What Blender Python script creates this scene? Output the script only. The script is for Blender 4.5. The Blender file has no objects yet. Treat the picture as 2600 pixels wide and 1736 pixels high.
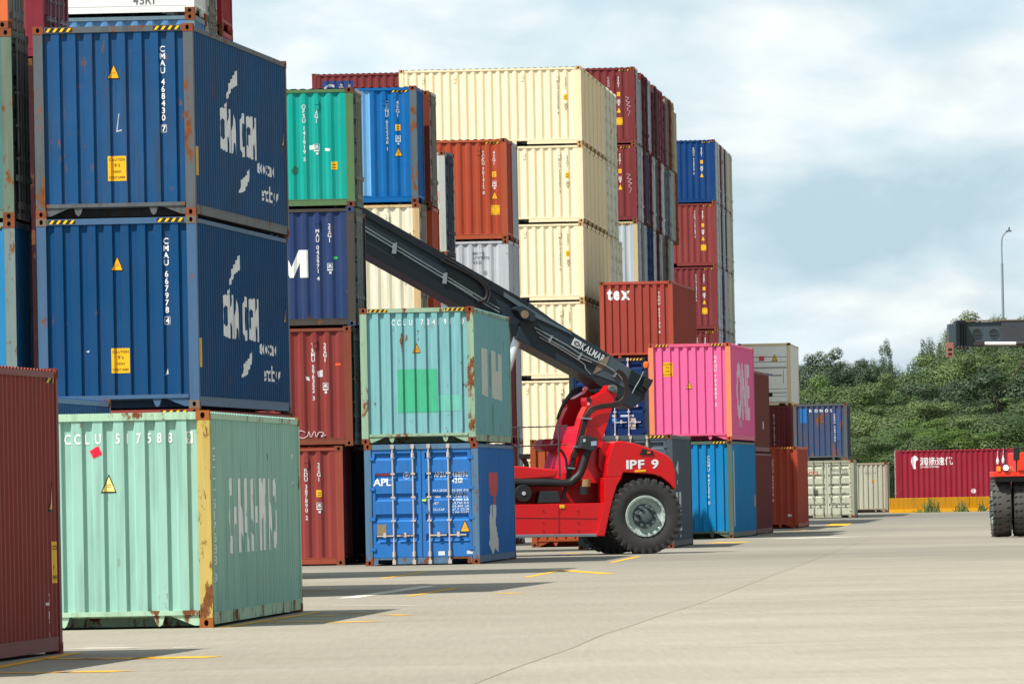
import bpy, bmesh, math, random
from mathutils import Vector, Matrix
from math import radians, sin, cos, pi
random.seed(7)
SC = bpy.context.scene
COL = SC.collection

# ------------------------------------------------------------------ camera
F = 22000.0      # focal length in photo pixels (photo is 2600 wide)
VH = 373.0       # horizon, photo pixels below the image centre
CH = 1.58        # eye height
ROLL = 0.0195
cam = bpy.data.cameras.new("camera")
cam_ob = bpy.data.objects.new("camera", cam)
COL.objects.link(cam_ob)
cam.sensor_width = 36.0
cam.lens = F / 2600.0 * 36.0
cam.clip_start = 1.0
cam.clip_end = 6000.0
pitch = math.atan(VH / F)
cam_ob.matrix_world = (Matrix.Translation((0, 0, CH)) @ Matrix.Rotation(pi / 2 + pitch, 4, 'X')
                       @ Matrix.Rotation(-ROLL, 4, 'Z'))
SC.camera = cam_ob

# ------------------------------------------------------------------ light
SUN_EL, SUN_AZ = radians(56.5), radians(41.0)     # azimuth measured from the left (-X) towards the camera
S_DIR = Vector((-cos(SUN_AZ) * cos(SUN_EL), -sin(SUN_AZ) * cos(SUN_EL), sin(SUN_EL)))
sun = bpy.data.lights.new("sun", 'SUN')
sun.energy = 5.0
sun.angle = radians(0.55)
sun.color = (1.0, 0.965, 0.91)
sun_ob = bpy.data.objects.new("sun", sun)
COL.objects.link(sun_ob)
sun_ob.rotation_euler = S_DIR.to_track_quat('Z', 'Y').to_euler()
sun_ob.location = (-30, 60, 60)

world = bpy.data.worlds.new("World")
SC.world = world
world.use_nodes = True
wn, wl = world.node_tree.nodes, world.node_tree.links
wn.clear()
def wnode(t, **k):
    n = wn.new(t)
    for a, b in k.items(): setattr(n, a, b)
    return n
sky = wnode('ShaderNodeTexSky', sky_type='NISHITA', sun_disc=False, sun_elevation=SUN_EL,
            sun_rotation=math.atan2(S_DIR.x, S_DIR.y), altitude=10.0, air_density=1.0, dust_density=2.0)
tc = wnode('ShaderNodeTexCoord')
mp = wnode('ShaderNodeMapping'); mp.inputs['Scale'].default_value = (24, 24, 52); mp.inputs['Location'].default_value = (3.1, 4.4, 1.9)
wl.new(tc.outputs['Generated'], mp.inputs[0])
nz = wnode('ShaderNodeTexNoise'); nz.inputs['Scale'].default_value = 1.0; nz.inputs['Detail'].default_value = 7.0
nz.inputs['Roughness'].default_value = 0.52; nz.inputs['Distortion'].default_value = 0.35
wl.new(mp.outputs[0], nz.inputs['Vector'])
mp2 = wnode('ShaderNodeMapping'); mp2.inputs['Scale'].default_value = (46, 46, 105); mp2.inputs['Location'].default_value = (8.3, 2.4, 0.2)
wl.new(tc.outputs['Generated'], mp2.inputs[0])
nz2 = wnode('ShaderNodeTexNoise'); nz2.inputs['Detail'].default_value = 5.0; nz2.inputs['Scale'].default_value = 1.0
wl.new(mp2.outputs[0], nz2.inputs['Vector'])
cover = wnode('ShaderNodeValToRGB')
cover.color_ramp.elements[0].position = 0.38; cover.color_ramp.elements[0].color = (0, 0, 0, 1)
cover.color_ramp.elements[1].position = 0.58; cover.color_ramp.elements[1].color = (1, 1, 1, 1)
wl.new(nz.outputs['Fac'], cover.inputs[0])
ctone = wnode('ShaderNodeValToRGB')
ctone.color_ramp.elements[0].position = 0.32; ctone.color_ramp.elements[0].color = (0.50, 0.62, 0.69, 1)
ctone.color_ramp.elements[1].position = 0.66; ctone.color_ramp.elements[1].color = (0.745, 0.765, 0.755, 1)
wl.new(nz2.outputs['Fac'], ctone.inputs[0])
# sky between the clouds: NISHITA dimmed to daylight exposure and veiled by thin cirrus
sk = wnode('ShaderNodeMix', data_type='RGBA', blend_type='MULTIPLY'); sk.inputs[0].default_value = 1.0
sk.inputs[7].default_value = (0.085, 0.085, 0.085, 1)
wl.new(sky.outputs[0], sk.inputs[6])
veil = wnode('ShaderNodeMix', data_type='RGBA'); veil.inputs[0].default_value = 0.72
veil.inputs[7].default_value = (0.43, 0.60, 0.70, 1)
wl.new(sk.outputs[2], veil.inputs[6])
mixc = wnode('ShaderNodeMix', data_type='RGBA')
covm = wnode('ShaderNodeMath', operation='MULTIPLY'); covm.inputs[1].default_value = 0.92
wl.new(cover.outputs[0], covm.inputs[0])
wl.new(covm.outputs[0], mixc.inputs[0]); wl.new(veil.outputs[2], mixc.inputs[6]); wl.new(ctone.outputs[0], mixc.inputs[7])
# sky strength lowered overhead, shaped to weaken the fill light
sep = wnode('ShaderNodeSeparateXYZ'); wl.new(tc.outputs['Generated'], sep.inputs[0])
rise = wnode('ShaderNodeMapRange'); rise.inputs['From Min'].default_value = 0.08; rise.inputs['From Max'].default_value = 0.6
rise.inputs['To Min'].default_value = 1.0; rise.inputs['To Max'].default_value = 0.80
wl.new(sep.outputs['Z'], rise.inputs['Value'])
bg = wnode('ShaderNodeBackground'); wout = wnode('ShaderNodeOutputWorld')
# sky strength raised left and cut right, shaped for contrast between ends and sides
lr = wnode('ShaderNodeMapRange'); lr.inputs['From Min'].default_value = -1.0; lr.inputs['From Max'].default_value = 1.0
lr.inputs['To Min'].default_value = 1.45; lr.inputs['To Max'].default_value = 0.55
wl.new(sep.outputs['X'], lr.inputs['Value'])
lm = wnode('ShaderNodeMath', operation='MULTIPLY'); wl.new(lr.outputs[0], lm.inputs[0]); wl.new(rise.outputs[0], lm.inputs[1])
wl.new(mixc.outputs[2], bg.inputs['Color']); wl.new(lm.outputs[0], bg.inputs['Strength'])
wl.new(bg.outputs[0], wout.inputs[0])

SC.view_settings.view_transform = 'Standard'
SC.view_settings.look = 'None'
SC.view_settings.exposure = 0.50
SC.view_settings.gamma = 1.0

# ------------------------------------------------------------------ photo measuring
def uv(px, py):
    x, y = px - 1300.0, py - 868.0
    return x - ROLL * y, y + ROLL * x
def at(px, py, d):
    u, v = uv(px, py)
    return Vector((u / F * d, d, CH + (VH - v) / F * d))
def gnd(px, py, z=0.0):
    u, v = uv(px, py)
    d = (CH - z) * F / (v - VH)
    return Vector((u / F * d, d, z))

# ------------------------------------------------------------------ helpers
def lin(c):
    if isinstance(c, str):
        c = [int(c[i:i + 2], 16) / 255 for i in (0, 2, 4)]
        c = [(x / 12.92 if x <= .04045 else ((x + .055) / 1.055) ** 2.4) for x in c]
    return (c[0], c[1], c[2], 1.0)
K = 0.86
MC = {}
def principled(name):
    m = bpy.data.materials.new(name); m.use_nodes = True
    nt = m.node_tree; b = nt.nodes['Principled BSDF']
    return m, nt, b
def mix(nt, fac, a, b, blend='MIX'):
    n = nt.nodes.new('ShaderNodeMix'); n.data_type = 'RGBA'; n.blend_type = blend
    for i, v in ((0, fac), (6, a), (7, b)):
        if isinstance(v, (int, float)): n.inputs[i].default_value = v
        elif isinstance(v, tuple): n.inputs[i].default_value = v
        else: nt.links.new(v, n.inputs[i])
    return n.outputs[2]
def ramp(nt, v, p0, p1):
    n = nt.nodes.new('ShaderNodeMapRange'); n.inputs['From Min'].default_value = p0; n.inputs['From Max'].default_value = p1
    nt.links.new(v, n.inputs['Value']); return n.outputs[0]
def noise(nt, vec, scale, detail=4, rough=.55, stretch=None):
    if stretch:
        m = nt.nodes.new('ShaderNodeMapping'); m.inputs['Scale'].default_value = stretch
        nt.links.new(vec, m.inputs[0]); vec = m.outputs[0]
    n = nt.nodes.new('ShaderNodeTexNoise'); n.inputs['Scale'].default_value = scale
    n.inputs['Detail'].default_value = detail; n.inputs['Roughness'].default_value = rough
    nt.links.new(vec, n.inputs['Vector']); return n.outputs['Fac']
def objvec(nt):
    t = nt.nodes.new('ShaderNodeTexCoord'); oi = nt.nodes.new('ShaderNodeObjectInfo')
    s = nt.nodes.new('ShaderNodeMath'); s.operation = 'MULTIPLY'; s.inputs[1].default_value = 60
    nt.links.new(oi.outputs['Random'], s.inputs[0])
    a = nt.nodes.new('ShaderNodeVectorMath'); a.operation = 'ADD'
    nt.links.new(t.outputs['Object'], a.inputs[0]); nt.links.new(s.outputs[0], a.inputs[1])
    return a.outputs[0]
def paint(col, rust=.15, dirt=.35, rough=.42, fade=.3, bump=.15, spec=.12):
    """weathered steel paint: sun-faded patches, vertical dirt runs, rust spots and runs"""
    key = ('p', col, rust, dirt, rough, fade, bump, spec)
    if key in MC: return MC[key]
    m, nt, b = principled('weathered_paint')
    c = lin(col); c = tuple(x * K for x in c[:3]) + (1,)
    v = objvec(nt)
    g = sum(c[:3]) / 3
    faded = tuple(min(.82, x * .86 + g * .10 + .02) for x in c[:3]) + (1,)
    dark = tuple(x * .62 for x in c[:3]) + (1,)
    f = ramp(nt, noise(nt, v, 1.1, 6, .62), .38, .72)
    o = mix(nt, .12, c, dark)
    fm = nt.nodes.new('ShaderNodeMath'); fm.operation = 'MULTIPLY'; fm.inputs[1].default_value = fade
    nt.links.new(f, fm.inputs[0]); o = mix(nt, fm.outputs[0], o, faded)
    st = noise(nt, v, 1.0, 5, .6, (9, 9, .55))
    sm = nt.nodes.new('ShaderNodeMath'); sm.operation = 'MULTIPLY'; sm.inputs[1].default_value = dirt
    nt.links.new(ramp(nt, st, .46, .70), sm.inputs[0])
    dcol = tuple(x * .50 + y for x, y in zip(c[:3], (.022, .018, .012))) + (1,)
    o = mix(nt, sm.outputs[0], o, dcol)
    ra = nt.nodes.new('ShaderNodeMath'); ra.operation = 'MULTIPLY_ADD'; ra.inputs[1].default_value = .55
    rb = nt.nodes.new('ShaderNodeMath'); rb.operation = 'MULTIPLY'; rb.inputs[1].default_value = .45
    nt.links.new(noise(nt, v, 1.3, 3, .6), rb.inputs[0])
    nt.links.new(noise(nt, v, 6.5, 7, .7, (1, 1, .38)), ra.inputs[0]); nt.links.new(rb.outputs[0], ra.inputs[2])
    rn = ra.outputs[0]
    rf = ramp(nt, rn, .640 - .15 * rust, .675 - .15 * rust)
    rm = nt.nodes.new('ShaderNodeMath'); rm.operation = 'MULTIPLY'; rm.inputs[1].default_value = min(1, rust * 6)
    nt.links.new(rf, rm.inputs[0])
    rc = mix(nt, noise(nt, v, 9, 3), (.07, .025, .012, 1), (.27, .10, .035, 1))
    o = mix(nt, rm.outputs[0], o, rc)
    nt.links.new(o, b.inputs['Base Color']); b.inputs['Specular IOR Level'].default_value = spec
    rr = nt.nodes.new('ShaderNodeMapRange'); rr.inputs['To Min'].default_value = rough; rr.inputs['To Max'].default_value = .9
    nt.links.new(rf, rr.inputs['Value']); nt.links.new(rr.outputs[0], b.inputs['Roughness'])
    if bump:
        bp = nt.nodes.new('ShaderNodeBump'); bp.inputs['Strength'].default_value = bump; bp.inputs['Distance'].default_value = .05
        nt.links.new(noise(nt, v, 2.2, 3, .5), bp.inputs['Height']); nt.links.new(bp.outputs[0], b.inputs['Normal'])
    MC[key] = m
    return m
def plain(col, rough=.5, metal=0.0, var=.12, emit=0.0, k=None):
    key = ('s', col, rough, metal, var, emit)
    if key in MC: return MC[key]
    m, nt, b = principled('plain_surface')
    c = lin(col); kk = K if k is None else k
    c = tuple(x * kk for x in c[:3]) + (1,)
    if var:
        v = objvec(nt)
        o = mix(nt, noise(nt, v, 5, 5, .6), tuple(x * (1 - 2 * var) for x in c[:3]) + (1,), tuple(min(1, x * (1 + 2 * var)) for x in c[:3]) + (1,))
        nt.links.new(o, b.inputs['Base Color'])
    else: b.inputs['Base Color'].default_value = c
    b.inputs['Roughness'].default_value = rough; b.inputs['Metallic'].default_value = metal
    if emit:
        b.inputs['Emission Color'].default_value = c; b.inputs['Emission Strength'].default_value = emit
    MC[key] = m
    return m
def rusty(): return paint('8a4f33', .75, .5, .85, .4, .25)

class MB:
    """collects shapes, links them as ONE mesh"""
    def __init__(s): s.v, s.f, s.m = [], [], []; s.mi = 0
    def face(s, pts, mi=None):
        i = len(s.v); s.v += [tuple(p) for p in pts]; s.f.append(tuple(range(i, i + len(pts)))); s.m.append(s.mi if mi is None else mi)
    def box(s, x0, x1, y0, y1, z0, z1, mat=None):
        P = [(x0, y0, z0), (x1, y0, z0), (x1, y1, z0), (x0, y1, z0), (x0, y0, z1), (x1, y0, z1), (x1, y1, z1), (x0, y1, z1)]
        if mat: P = [tuple(mat @ Vector(p)) for p in P]
        i = len(s.v); s.v += P
        for q in ((0, 3, 2, 1), (4, 5, 6, 7), (0, 1, 5, 4), (1, 2, 6, 5), (2, 3, 7, 6), (3, 0, 4, 7)):
            s.f.append(tuple(i + k for k in q)); s.m.append(s.mi)
    def prism(s, poly, y0, y1, fn=None, cap=True):
        """poly in (x,z); extruded along y; fn maps a point"""
        fn = fn or (lambda p: p)
        a = [fn((x, y0, z)) for x, z in poly]; b = [fn((x, y1, z)) for x, z in poly]
        n = len(poly); i = len(s.v); s.v += [tuple(p) for p in a + b]
        area = sum(poly[k][0] * poly[(k + 1) % n][1] - poly[(k + 1) % n][0] * poly[k][1] for k in range(n))
        ccw = area > 0
        for k in range(n):
            j = (k + 1) % n
            q = (i + k, i + n + k, i + n + j, i + j)
            s.f.append(q if ccw else q[::-1]); s.m.append(s.mi)
        if cap:
            fa = tuple(range(i, i + n)); fb = tuple(range(i + n, i + 2 * n))
            s.f.append(fa if ccw else fa[::-1]); s.m.append(s.mi)
            s.f.append(fb[::-1] if ccw else fb); s.m.append(s.mi)
    def cyl(s, a, b, r, n=12, r2=None, cap=True):
        a, b = Vector(a), Vector(b); r2 = r if r2 is None else r2
        d = (b - a).normalized(); u = d.orthogonal().normalized(); w = d.cross(u)
        i = len(s.v)
        for c, rr in ((a, r), (b, r2)):
            for k in range(n):
                t = 2 * pi * k / n; s.v.append(tuple(c + (u * cos(t) + w * sin(t)) * rr))
        for k in range(n):
            j = (k + 1) % n; s.f.append((i + k, i + j, i + n + j, i + n + k)); s.m.append(s.mi)
        if cap:
            s.f.append(tuple(i + k for k in range(n))[::-1]); s.m.append(s.mi)
            s.f.append(tuple(i + n + k for k in range(n))); s.m.append(s.mi)
    def tube(s, pts, r, n=8):
        pts = [Vector(p) for p in pts]
        # smooth with Catmull-Rom
        P = [pts[0]] + pts + [pts[-1]]; C = []
        for k in range(1, len(P) - 2):
            for q in range(5):
                t = q / 5.0
                C.append(.5 * ((2 * P[k]) + (P[k + 1] - P[k - 1]) * t + (2 * P[k - 1] - 5 * P[k] + 4 * P[k + 1] - P[k + 2]) * t * t + (3 * P[k] - P[k - 1] - 3 * P[k + 1] + P[k + 2]) * t ** 3))
        C.append(pts[-1]); i = len(s.v); u = None
        for k, c in enumerate(C):
            d = (C[min(k + 1, len(C) - 1)] - C[max(k - 1, 0)])
            if d.length < 1e-6: d = Vector((0, 0, 1))
            d.normalize()
            u = (u - d * u.dot(d)).normalized() if u is not None and (u - d * u.dot(d)).length > 1e-4 else d.orthogonal().normalized()
            w = d.cross(u)
            for q in range(n):
                t = 2 * pi * q / n; s.v.append(tuple(c + (u * cos(t) + w * sin(t)) * r))
        for k in range(len(C) - 1):
            for q in range(n):
                j = (q + 1) % n
                s.f.append((i + k * n + q, i + k * n + j, i + (k + 1) * n + j, i + (k + 1) * n + q)); s.m.append(s.mi)
        s.f.append(tuple(i + q for q in range(n))[::-1]); s.m.append(s.mi)
        e = i + (len(C) - 1) * n; s.f.append(tuple(e + q for q in range(n))); s.m.append(s.mi)
    def lathe(s, prof, n=32, mat=None):
        """prof: (radius, y); revolved round y"""
        i = len(s.v); m = len(prof)
        for k in range(n):
            t = 2 * pi * k / n
            for r, y in prof:
                p = Vector((r * cos(t), y, r * sin(t))); s.v.append(tuple(mat @ p if mat else p))
        for k in range(n):
            j = (k + 1) % n
            for q in range(m - 1):
                s.f.append((i + k * m + q, i + k * m + q + 1, i + j * m + q + 1, i + j * m + q)); s.m.append(s.mi)
    def mesh(s, name, nslots=1, smooth=None, bevel=0):
        me = bpy.data.meshes.new(name); me.from_pydata(s.v, [], s.f)
        for k in range(nslots): me.materials.append(None)
        me.polygons.foreach_set('material_index', s.m)
        if bevel:
            bm = bmesh.new(); bm.from_mesh(me); bmesh.ops.remove_doubles(bm, verts=bm.verts, dist=1e-4)
            es = [e for e in bm.edges if len(e.link_faces) == 2 and e.calc_face_angle(0) > .5]
            bmesh.ops.bevel(bm, geom=es, offset=bevel, segments=2, profile=.6, affect='EDGES', clamp_overlap=True)
            bm.to_mesh(me); bm.free()
        if smooth is not None:
            bm = bmesh.new(); bm.from_mesh(me); bmesh.ops.remove_doubles(bm, verts=bm.verts, dist=1e-4)
            for f in bm.faces: f.smooth = True
            for e in bm.edges:
                e.smooth = not (len(e.link_faces) != 2 or e.calc_face_angle(0) > smooth)
            bm.to_mesh(me); bm.free()
        me.update(); return me
    def build(s, name, mats, parent=None, smooth=None, bevel=0):
        if not isinstance(mats, (list, tuple)): mats = [mats]
        return obj(name, s.mesh(name, len(mats), smooth, bevel), mats, parent)
def obj(name, me, mats, parent=None, loc=(0, 0, 0), rotz=0.0):
    o = bpy.data.objects.new(name, me); COL.objects.link(o)
    if not isinstance(mats, (list, tuple)): mats = [mats]
    while len(me.materials) < len(mats): me.materials.append(None)
    for k, m in enumerate(mats):
        o.material_slots[k].link = 'OBJECT'; o.material_slots[k].material = m
    if parent: o.parent = parent
    o.location = loc; o.rotation_euler = (0, 0, rotz)
    return o
def tag(o, label, cat, group=None, kind=None):
    if label: o['label'] = label
    if cat: o['category'] = cat
    if group: o['group'] = group
    if kind: o['kind'] = kind
    return o
def thing(name, label, cat, loc=(0, 0, 0), rotz=0.0, group=None):
    o = bpy.data.objects.new(name, None); COL.objects.link(o)
    o.empty_display_size = .3
    o.location = loc; o.rotation_euler = (0, 0, rotz)
    return tag(o, label, cat, group)

# ------------------------------------------------------------------ glyphs
GL = {}; GB = {}
def make_glyphs(chars, bold=.02, GL=GL):
    obs = []
    for ch in sorted(set(chars)):
        cu = bpy.data.curves.new('glyph', 'FONT'); cu.body = ch; cu.size = 1.0; cu.offset = bold; cu.resolution_u = 3
        o = bpy.data.objects.new('glyph', cu); COL.objects.link(o); obs.append((ch, o, cu))
    bpy.context.view_layer.update()
    dg = bpy.context.evaluated_depsgraph_get()
    for ch, o, cu in obs:
        me = bpy.data.meshes.new_from_object(o.evaluated_get(dg))
        vs = [(v.co.x, v.co.y) for v in me.vertices]; fs = [tuple(p.vertices) for p in me.polygons]
        if vs:
            x0 = min(v[0] for v in vs); x1 = max(v[0] for v in vs)
            GL[ch] = ([(a - x0, b) for a, b in vs], fs, x1 - x0)
        else: GL[ch] = ([], [], .3)
        bpy.data.meshes.remove(me)
    for ch, o, cu in obs:
        bpy.data.objects.remove(o); bpy.data.curves.remove(cu)
make_glyphs("ABCDEFGHIJKLMNOPQRSTUVWXYZabcdefghijklmnopqrstuvwxyz0123456789.'!,- 中润扬速优通代")
make_glyphs('ABCDEFGHIKLMNOPRSTUVWXYZtex0123456789 ', .045, GB)
CAPH = max(v[1] for v in GL['H'][0])
def text2d(s, h, sx=1.0, gap=.12, mono=False, bold=False):
    """horizontal line; returns (verts, faces, width) with left-bottom at 0,0; h = cap height"""
    V, Fc, x = [], [], 0.0; k = h / CAPH
    for ch in s:
        vs, fs, w = (GB if bold else GL)[ch]
        off = x + ((.62 - w) / 2 * k * sx if mono else 0)
        i = len(V); V += [(off + a * k * sx, b * k) for a, b in vs]; Fc += [tuple(i + q for q in f) for f in fs]
        x += ((.62 if mono else w) + gap) * k * sx
    return V, Fc, x - gap * k * sx
def vtext2d(s, h, pitch=None, sx=1.0):
    """stacked letters; top at 0 going down, centred on x=0"""
    V, Fc, y = [], [], 0.0; k = h / CAPH; pitch = pitch or h * 1.22
    for ch in s:
        vs, fs, w = GL[ch]
        i = len(V)
        if ch != ' ':
            V += [((a - w / 2) * k * sx, b * k - h + y) for a, b in vs]; Fc += [tuple(i + q for q in f) for f in fs]
        y -= pitch * (.6 if ch == ' ' else 1)
    return V, Fc, -y
def poly2d(*polys):
    V, Fc = [], []
    for p in polys:
        i = len(V); V += list(p); Fc.append(tuple(range(i, i + len(p))))
    return V, Fc, 0
def rect(x0, y0, x1, y1): return [(x0, y0), (x1, y0), (x1, y1), (x0, y1)]
def shift(g, dx, dy): return ([(a + dx, b + dy) for a, b in g[0]], g[1], g[2])
def join(*gs):
    V, Fc = [], []
    for g in gs:
        i = len(V); V += g[0]; Fc += [tuple(i + q for q in f) for f in g[1]]
    return V, Fc, 0
# ------------------------------------------------------------------ containers
W = 2.438; STD = 2.591; HC = 2.896
SP = .278; SD = .036; EP = .2515; ED = .045
INS = .022
def side_n(L): return int((L - .40) / SP)
def pside(y, L):
    n = side_n(L); h = n * SP / 2
    if abs(y) > h: return SD * .0
    t = ((y + h) / SP) % 1.0
    t = min(t, 1 - t)
    return 0 if t <= .125 else (SD if t >= .375 else SD * (t - .125) / .25)
def side_breaks(L):
    n = side_n(L); h = n * SP / 2; r = []
    for k in range(n):
        for q in (.125, .375, .625, .875): r.append(-h + (k + q) * SP)
    return r
def pend(x):
    h = 4 * EP
    if abs(x) >= h: return ED
    t = ((x + h) / EP) % 1.0; t = abs(t - .5)
    return 0 if t <= .235 else (ED if t >= .31 else ED * (t - .235) / .075)
def end_breaks():
    h = 4 * EP; r = []
    for k in range(8):
        for q in (.19, .265, .735, .81): r.append(-h + (k + q) * EP)
    return r
def door_z(H):
    z0, z1 = .21, H - .20; n = 5; bh = (z1 - z0) / n; pts = []
    for k in range(n):
        b = z0 + k * bh
        pts += [(b + bh * .04, 0.0), (b + bh * .66, 0.0), (b + bh * .74, .04), (b + bh * .96, .04)]
    return pts
def pdoor(z, H):
    pts = [(.21, .0)] + door_z(H) + [(H - .20, 0)]
    for (a, p), (b, q) in zip(pts, pts[1:]):
        if a <= z <= b: return p + (q - p) * ((z - a) / max(1e-6, b - a))
    return 0.0
ME = {}
def cached(fn):
    def g(*a):
        k = (fn.__name__,) + a
        if k not in ME: ME[k] = fn(*a)
        return ME[k]
    return g
@cached
def m_side(L, H):
    b = MB(); z0, z1 = .165, H - .085; h = L / 2 - .16
    ys = [-h] + side_breaks(L) + [h]
    for a, c in zip(ys, ys[1:]):
        xa, xc = W / 2 - INS - pside(a, L), W / 2 - INS - pside(c, L)
        b.face([(xa, a, z0), (xc, c, z0), (xc, c, z1), (xa, a, z1)])
    return b.mesh('side_wall')
@cached
def m_flat_side(L, H):
    b = MB(); z0, z1 = .165, H - .085; h = L / 2 - .16
    b.face([(W / 2 - INS, -h, z0), (W / 2 - INS, h, z0), (W / 2 - INS, h, z1), (W / 2 - INS, -h, z1)])
    return b.mesh('side_panel')
@cached
def m_end(L, H):
    b = MB(); z0, z1 = .20, H - .10; h = W / 2 - .145
    xs = [-h] + end_breaks() + [h]
    for a, c in zip(xs, xs[1:]):
        ya, yc = -L / 2 + INS + pend(a), -L / 2 + INS + pend(c)
        b.face([(a, ya, z0), (c, yc, z0), (c, yc, z1), (a, ya, z1)])
    return b.mesh('end_wall')
@cached
def m_roof(L, H):
    b = MB(); h = L / 2 - .15; n = int(2 * h / .21); w = W / 2 - .035; zr = H - .034
    ys = [-h + 2 * h * k / (2 * n) for k in range(2 * n + 1)]; prev = None
    for k, y in enumerate(ys):
        z = zr + (.020 if k % 2 else 0.0)
        for dy in (-.022, .022):
            p = (y + dy, z)
            if prev: b.face([(-w, prev[0], prev[1]), (w, prev[0], prev[1]), (w, p[0], p[1]), (-w, p[0], p[1])])
            prev = p
    for sx in (-1, 1):   # turned-down edges
        b.box(min(sx * w, sx * (w - .01)), max(sx * w, sx * (w - .01)), -h, h, zr - .05, zr - .002)
    return b.mesh('roof')
@cached
def m_frame(L, H, nk, fk, flt):
    """corner posts, header and sill beams, roof and bottom side rails, cross members"""
    b = MB(); o = .005
    for sx in (-1, 1):
        for sy in (-1, 1):
            x1 = W / 2 - o; x0 = W / 2 - .150; y1 = L / 2 - o; y0 = L / 2 - .165
            xs = sorted((sx * x0, sx * x1)); ys = sorted((sy * y0, sy * y1))
            b.box(xs[0], xs[1], ys[0], ys[1], .116, H - .116)
        # roof rail, bottom rail (channel)
        xs = sorted((sx * (W / 2 - .012), sx * (W / 2 - .07)))
        b.box(xs[0], xs[1], -L / 2 + .17, L / 2 - .17, H - .10, H - .035)
        xs = sorted((sx * (W / 2 - .016), sx * (W / 2 - .05)))
        fork = L < 7
        seg = [(-L / 2 + .17, L / 2 - .17)] if not fork else [(-L / 2 + .17, -1.21), (-.85, .85), (1.21, L / 2 - .17)]
        for a, c in seg: b.box(xs[0], xs[1], a, c, .035, .155)
        if fork:
            for s2 in (-1, 1): b.box(xs[0], xs[1], *sorted((s2 * .85, s2 * 1.21)), .140, .155)
        xs = sorted((sx * (W / 2 - .012), sx * (W / 2 - .06)))
        b.box(xs[0], xs[1], -L / 2 + .17, L / 2 - .17, .156, .175)
    for sy, kd in ((-1, nk), (1, fk)):
        def bx(x0, x1, d0, d1, z0, z1):
            ys = sorted((sy * (L / 2 - d0), sy * (L / 2 - d1))); b.box(x0, x1, ys[0], ys[1], z0, z1)
        hw = W / 2 - .165
        if kd == 'w':
            bx(-hw, hw, .010, .10, H - .105, H - .015)          # header
            bx(-hw, hw, .012, .12, .155, .212)                  # sill rail, open below
            for s2 in (-1, 1):                                  # gussets
                p = [(s2 * hw, .155), (s2 * hw, .03), (s2 * (hw - .06), .03), (s2 * (hw - .36), .155)]
                ya, yb = sorted((sy * (L / 2 - .03), sy * (L / 2 - .06)))
                b.prism(p, ya, yb)
                q = [(s2 * .50, .155), (s2 * .64, .155), (s2 * .61, .05), (s2 * .57, .022), (s2 * .54, .05)]
                b.prism(q, ya, yb)
            bx(-hw, hw, .55, .60, .02, .155)
        else:
            bx(-hw, hw, .010, .12, H - .125, H - .012)
            bx(-hw + .42, hw - .42, .012, .14, .03, .165)
            bx(-hw, -hw + .10, .012, .14, .03, .165); bx(hw - .10, hw, .012, .14, .03, .165)
            bx(-hw, hw, .013, .14, .125, .164)
    # floor
    b.box(-W / 2 + .06, W / 2 - .06, -L / 2 + .18, L / 2 - .18, .135, .16)
    n = int(L / .6)
    for k in range(1, n): 
        y = -L / 2 + L * k / n
        b.box(-W / 2 + .052, W / 2 - .052, y - .02, y + .02, .04, .133)
    return b.mesh('frame')
@cached
def m_cast():
    """corner fitting with real oval apertures; corner at origin, body towards -x, +y, +z"""
    b = MB(); a, l, h = .162, .178, .118
    def plate(org, U, V, wu, hv, N, ru, rv):
        org, U, V, N = map(Vector, (org, U, V, N))
        n = 12; c = org + U * wu / 2 + V * hv / 2
        ring = [c + U * ru * cos(2 * pi * k / n) + V * rv * sin(2 * pi * k / n) for k in range(n)]
        sq = []
        for k in range(n):
            t = 2 * pi * k / n; cx, cy = cos(t), sin(t); m = max(abs(cx), abs(cy)); sq.append(c + U * wu / 2 * cx / m + V * hv / 2 * cy / m)
        cr = [c + U * wu / 2 * i + V * hv / 2 * j for i, j in ((1, 1), (-1, 1), (-1, -1), (1, -1))]
        for k in range(n):
            j = (k + 1) % n
            b.face([ring[k], sq[k], sq[j], ring[j]], 0)
            b.face([ring[k], ring[j], ring[j] - N * .045, ring[k] - N * .045], 1)
        for q, kk in ((0, 1), (1, 4), (2, 7), (3, 10)):
            b.face([sq[kk], cr[q], sq[(kk + 1) % n]], 0)
        b.face([p - N * .045 for p in ring], 1)
    plate((0, 0, 0), (0, 1, 0), (0, 0, 1), l, h, (1, 0, 0), .030, .038)
    plate((-a, 0, 0), (1, 0, 0), (0, 0, 1), a, h, (0, -1, 0), .027, .038)
    b.face([(0, 0, h), (0, l, h), (-a, l, h), (-a, 0, h)], 0)
    b.face([(0, 0, 0), (-a, 0, 0), (-a, l, 0), (0, l, 0)], 0)
    b.face([(-a, 0, 0), (-a, 0, h), (-a, l, h), (-a, l, 0)], 0)
    b.face([(0, l, 0), (-a, l, 0), (-a, l, h), (0, l, h)], 0)
    me = b.mesh('corner_casting', 2); me.validate(); return me
@cached
def m_cast_mirror():
    me = m_cast().copy()
    for v in me.vertices: v.co.x = -v.co.x
    me.flip_normals(); return me
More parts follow.
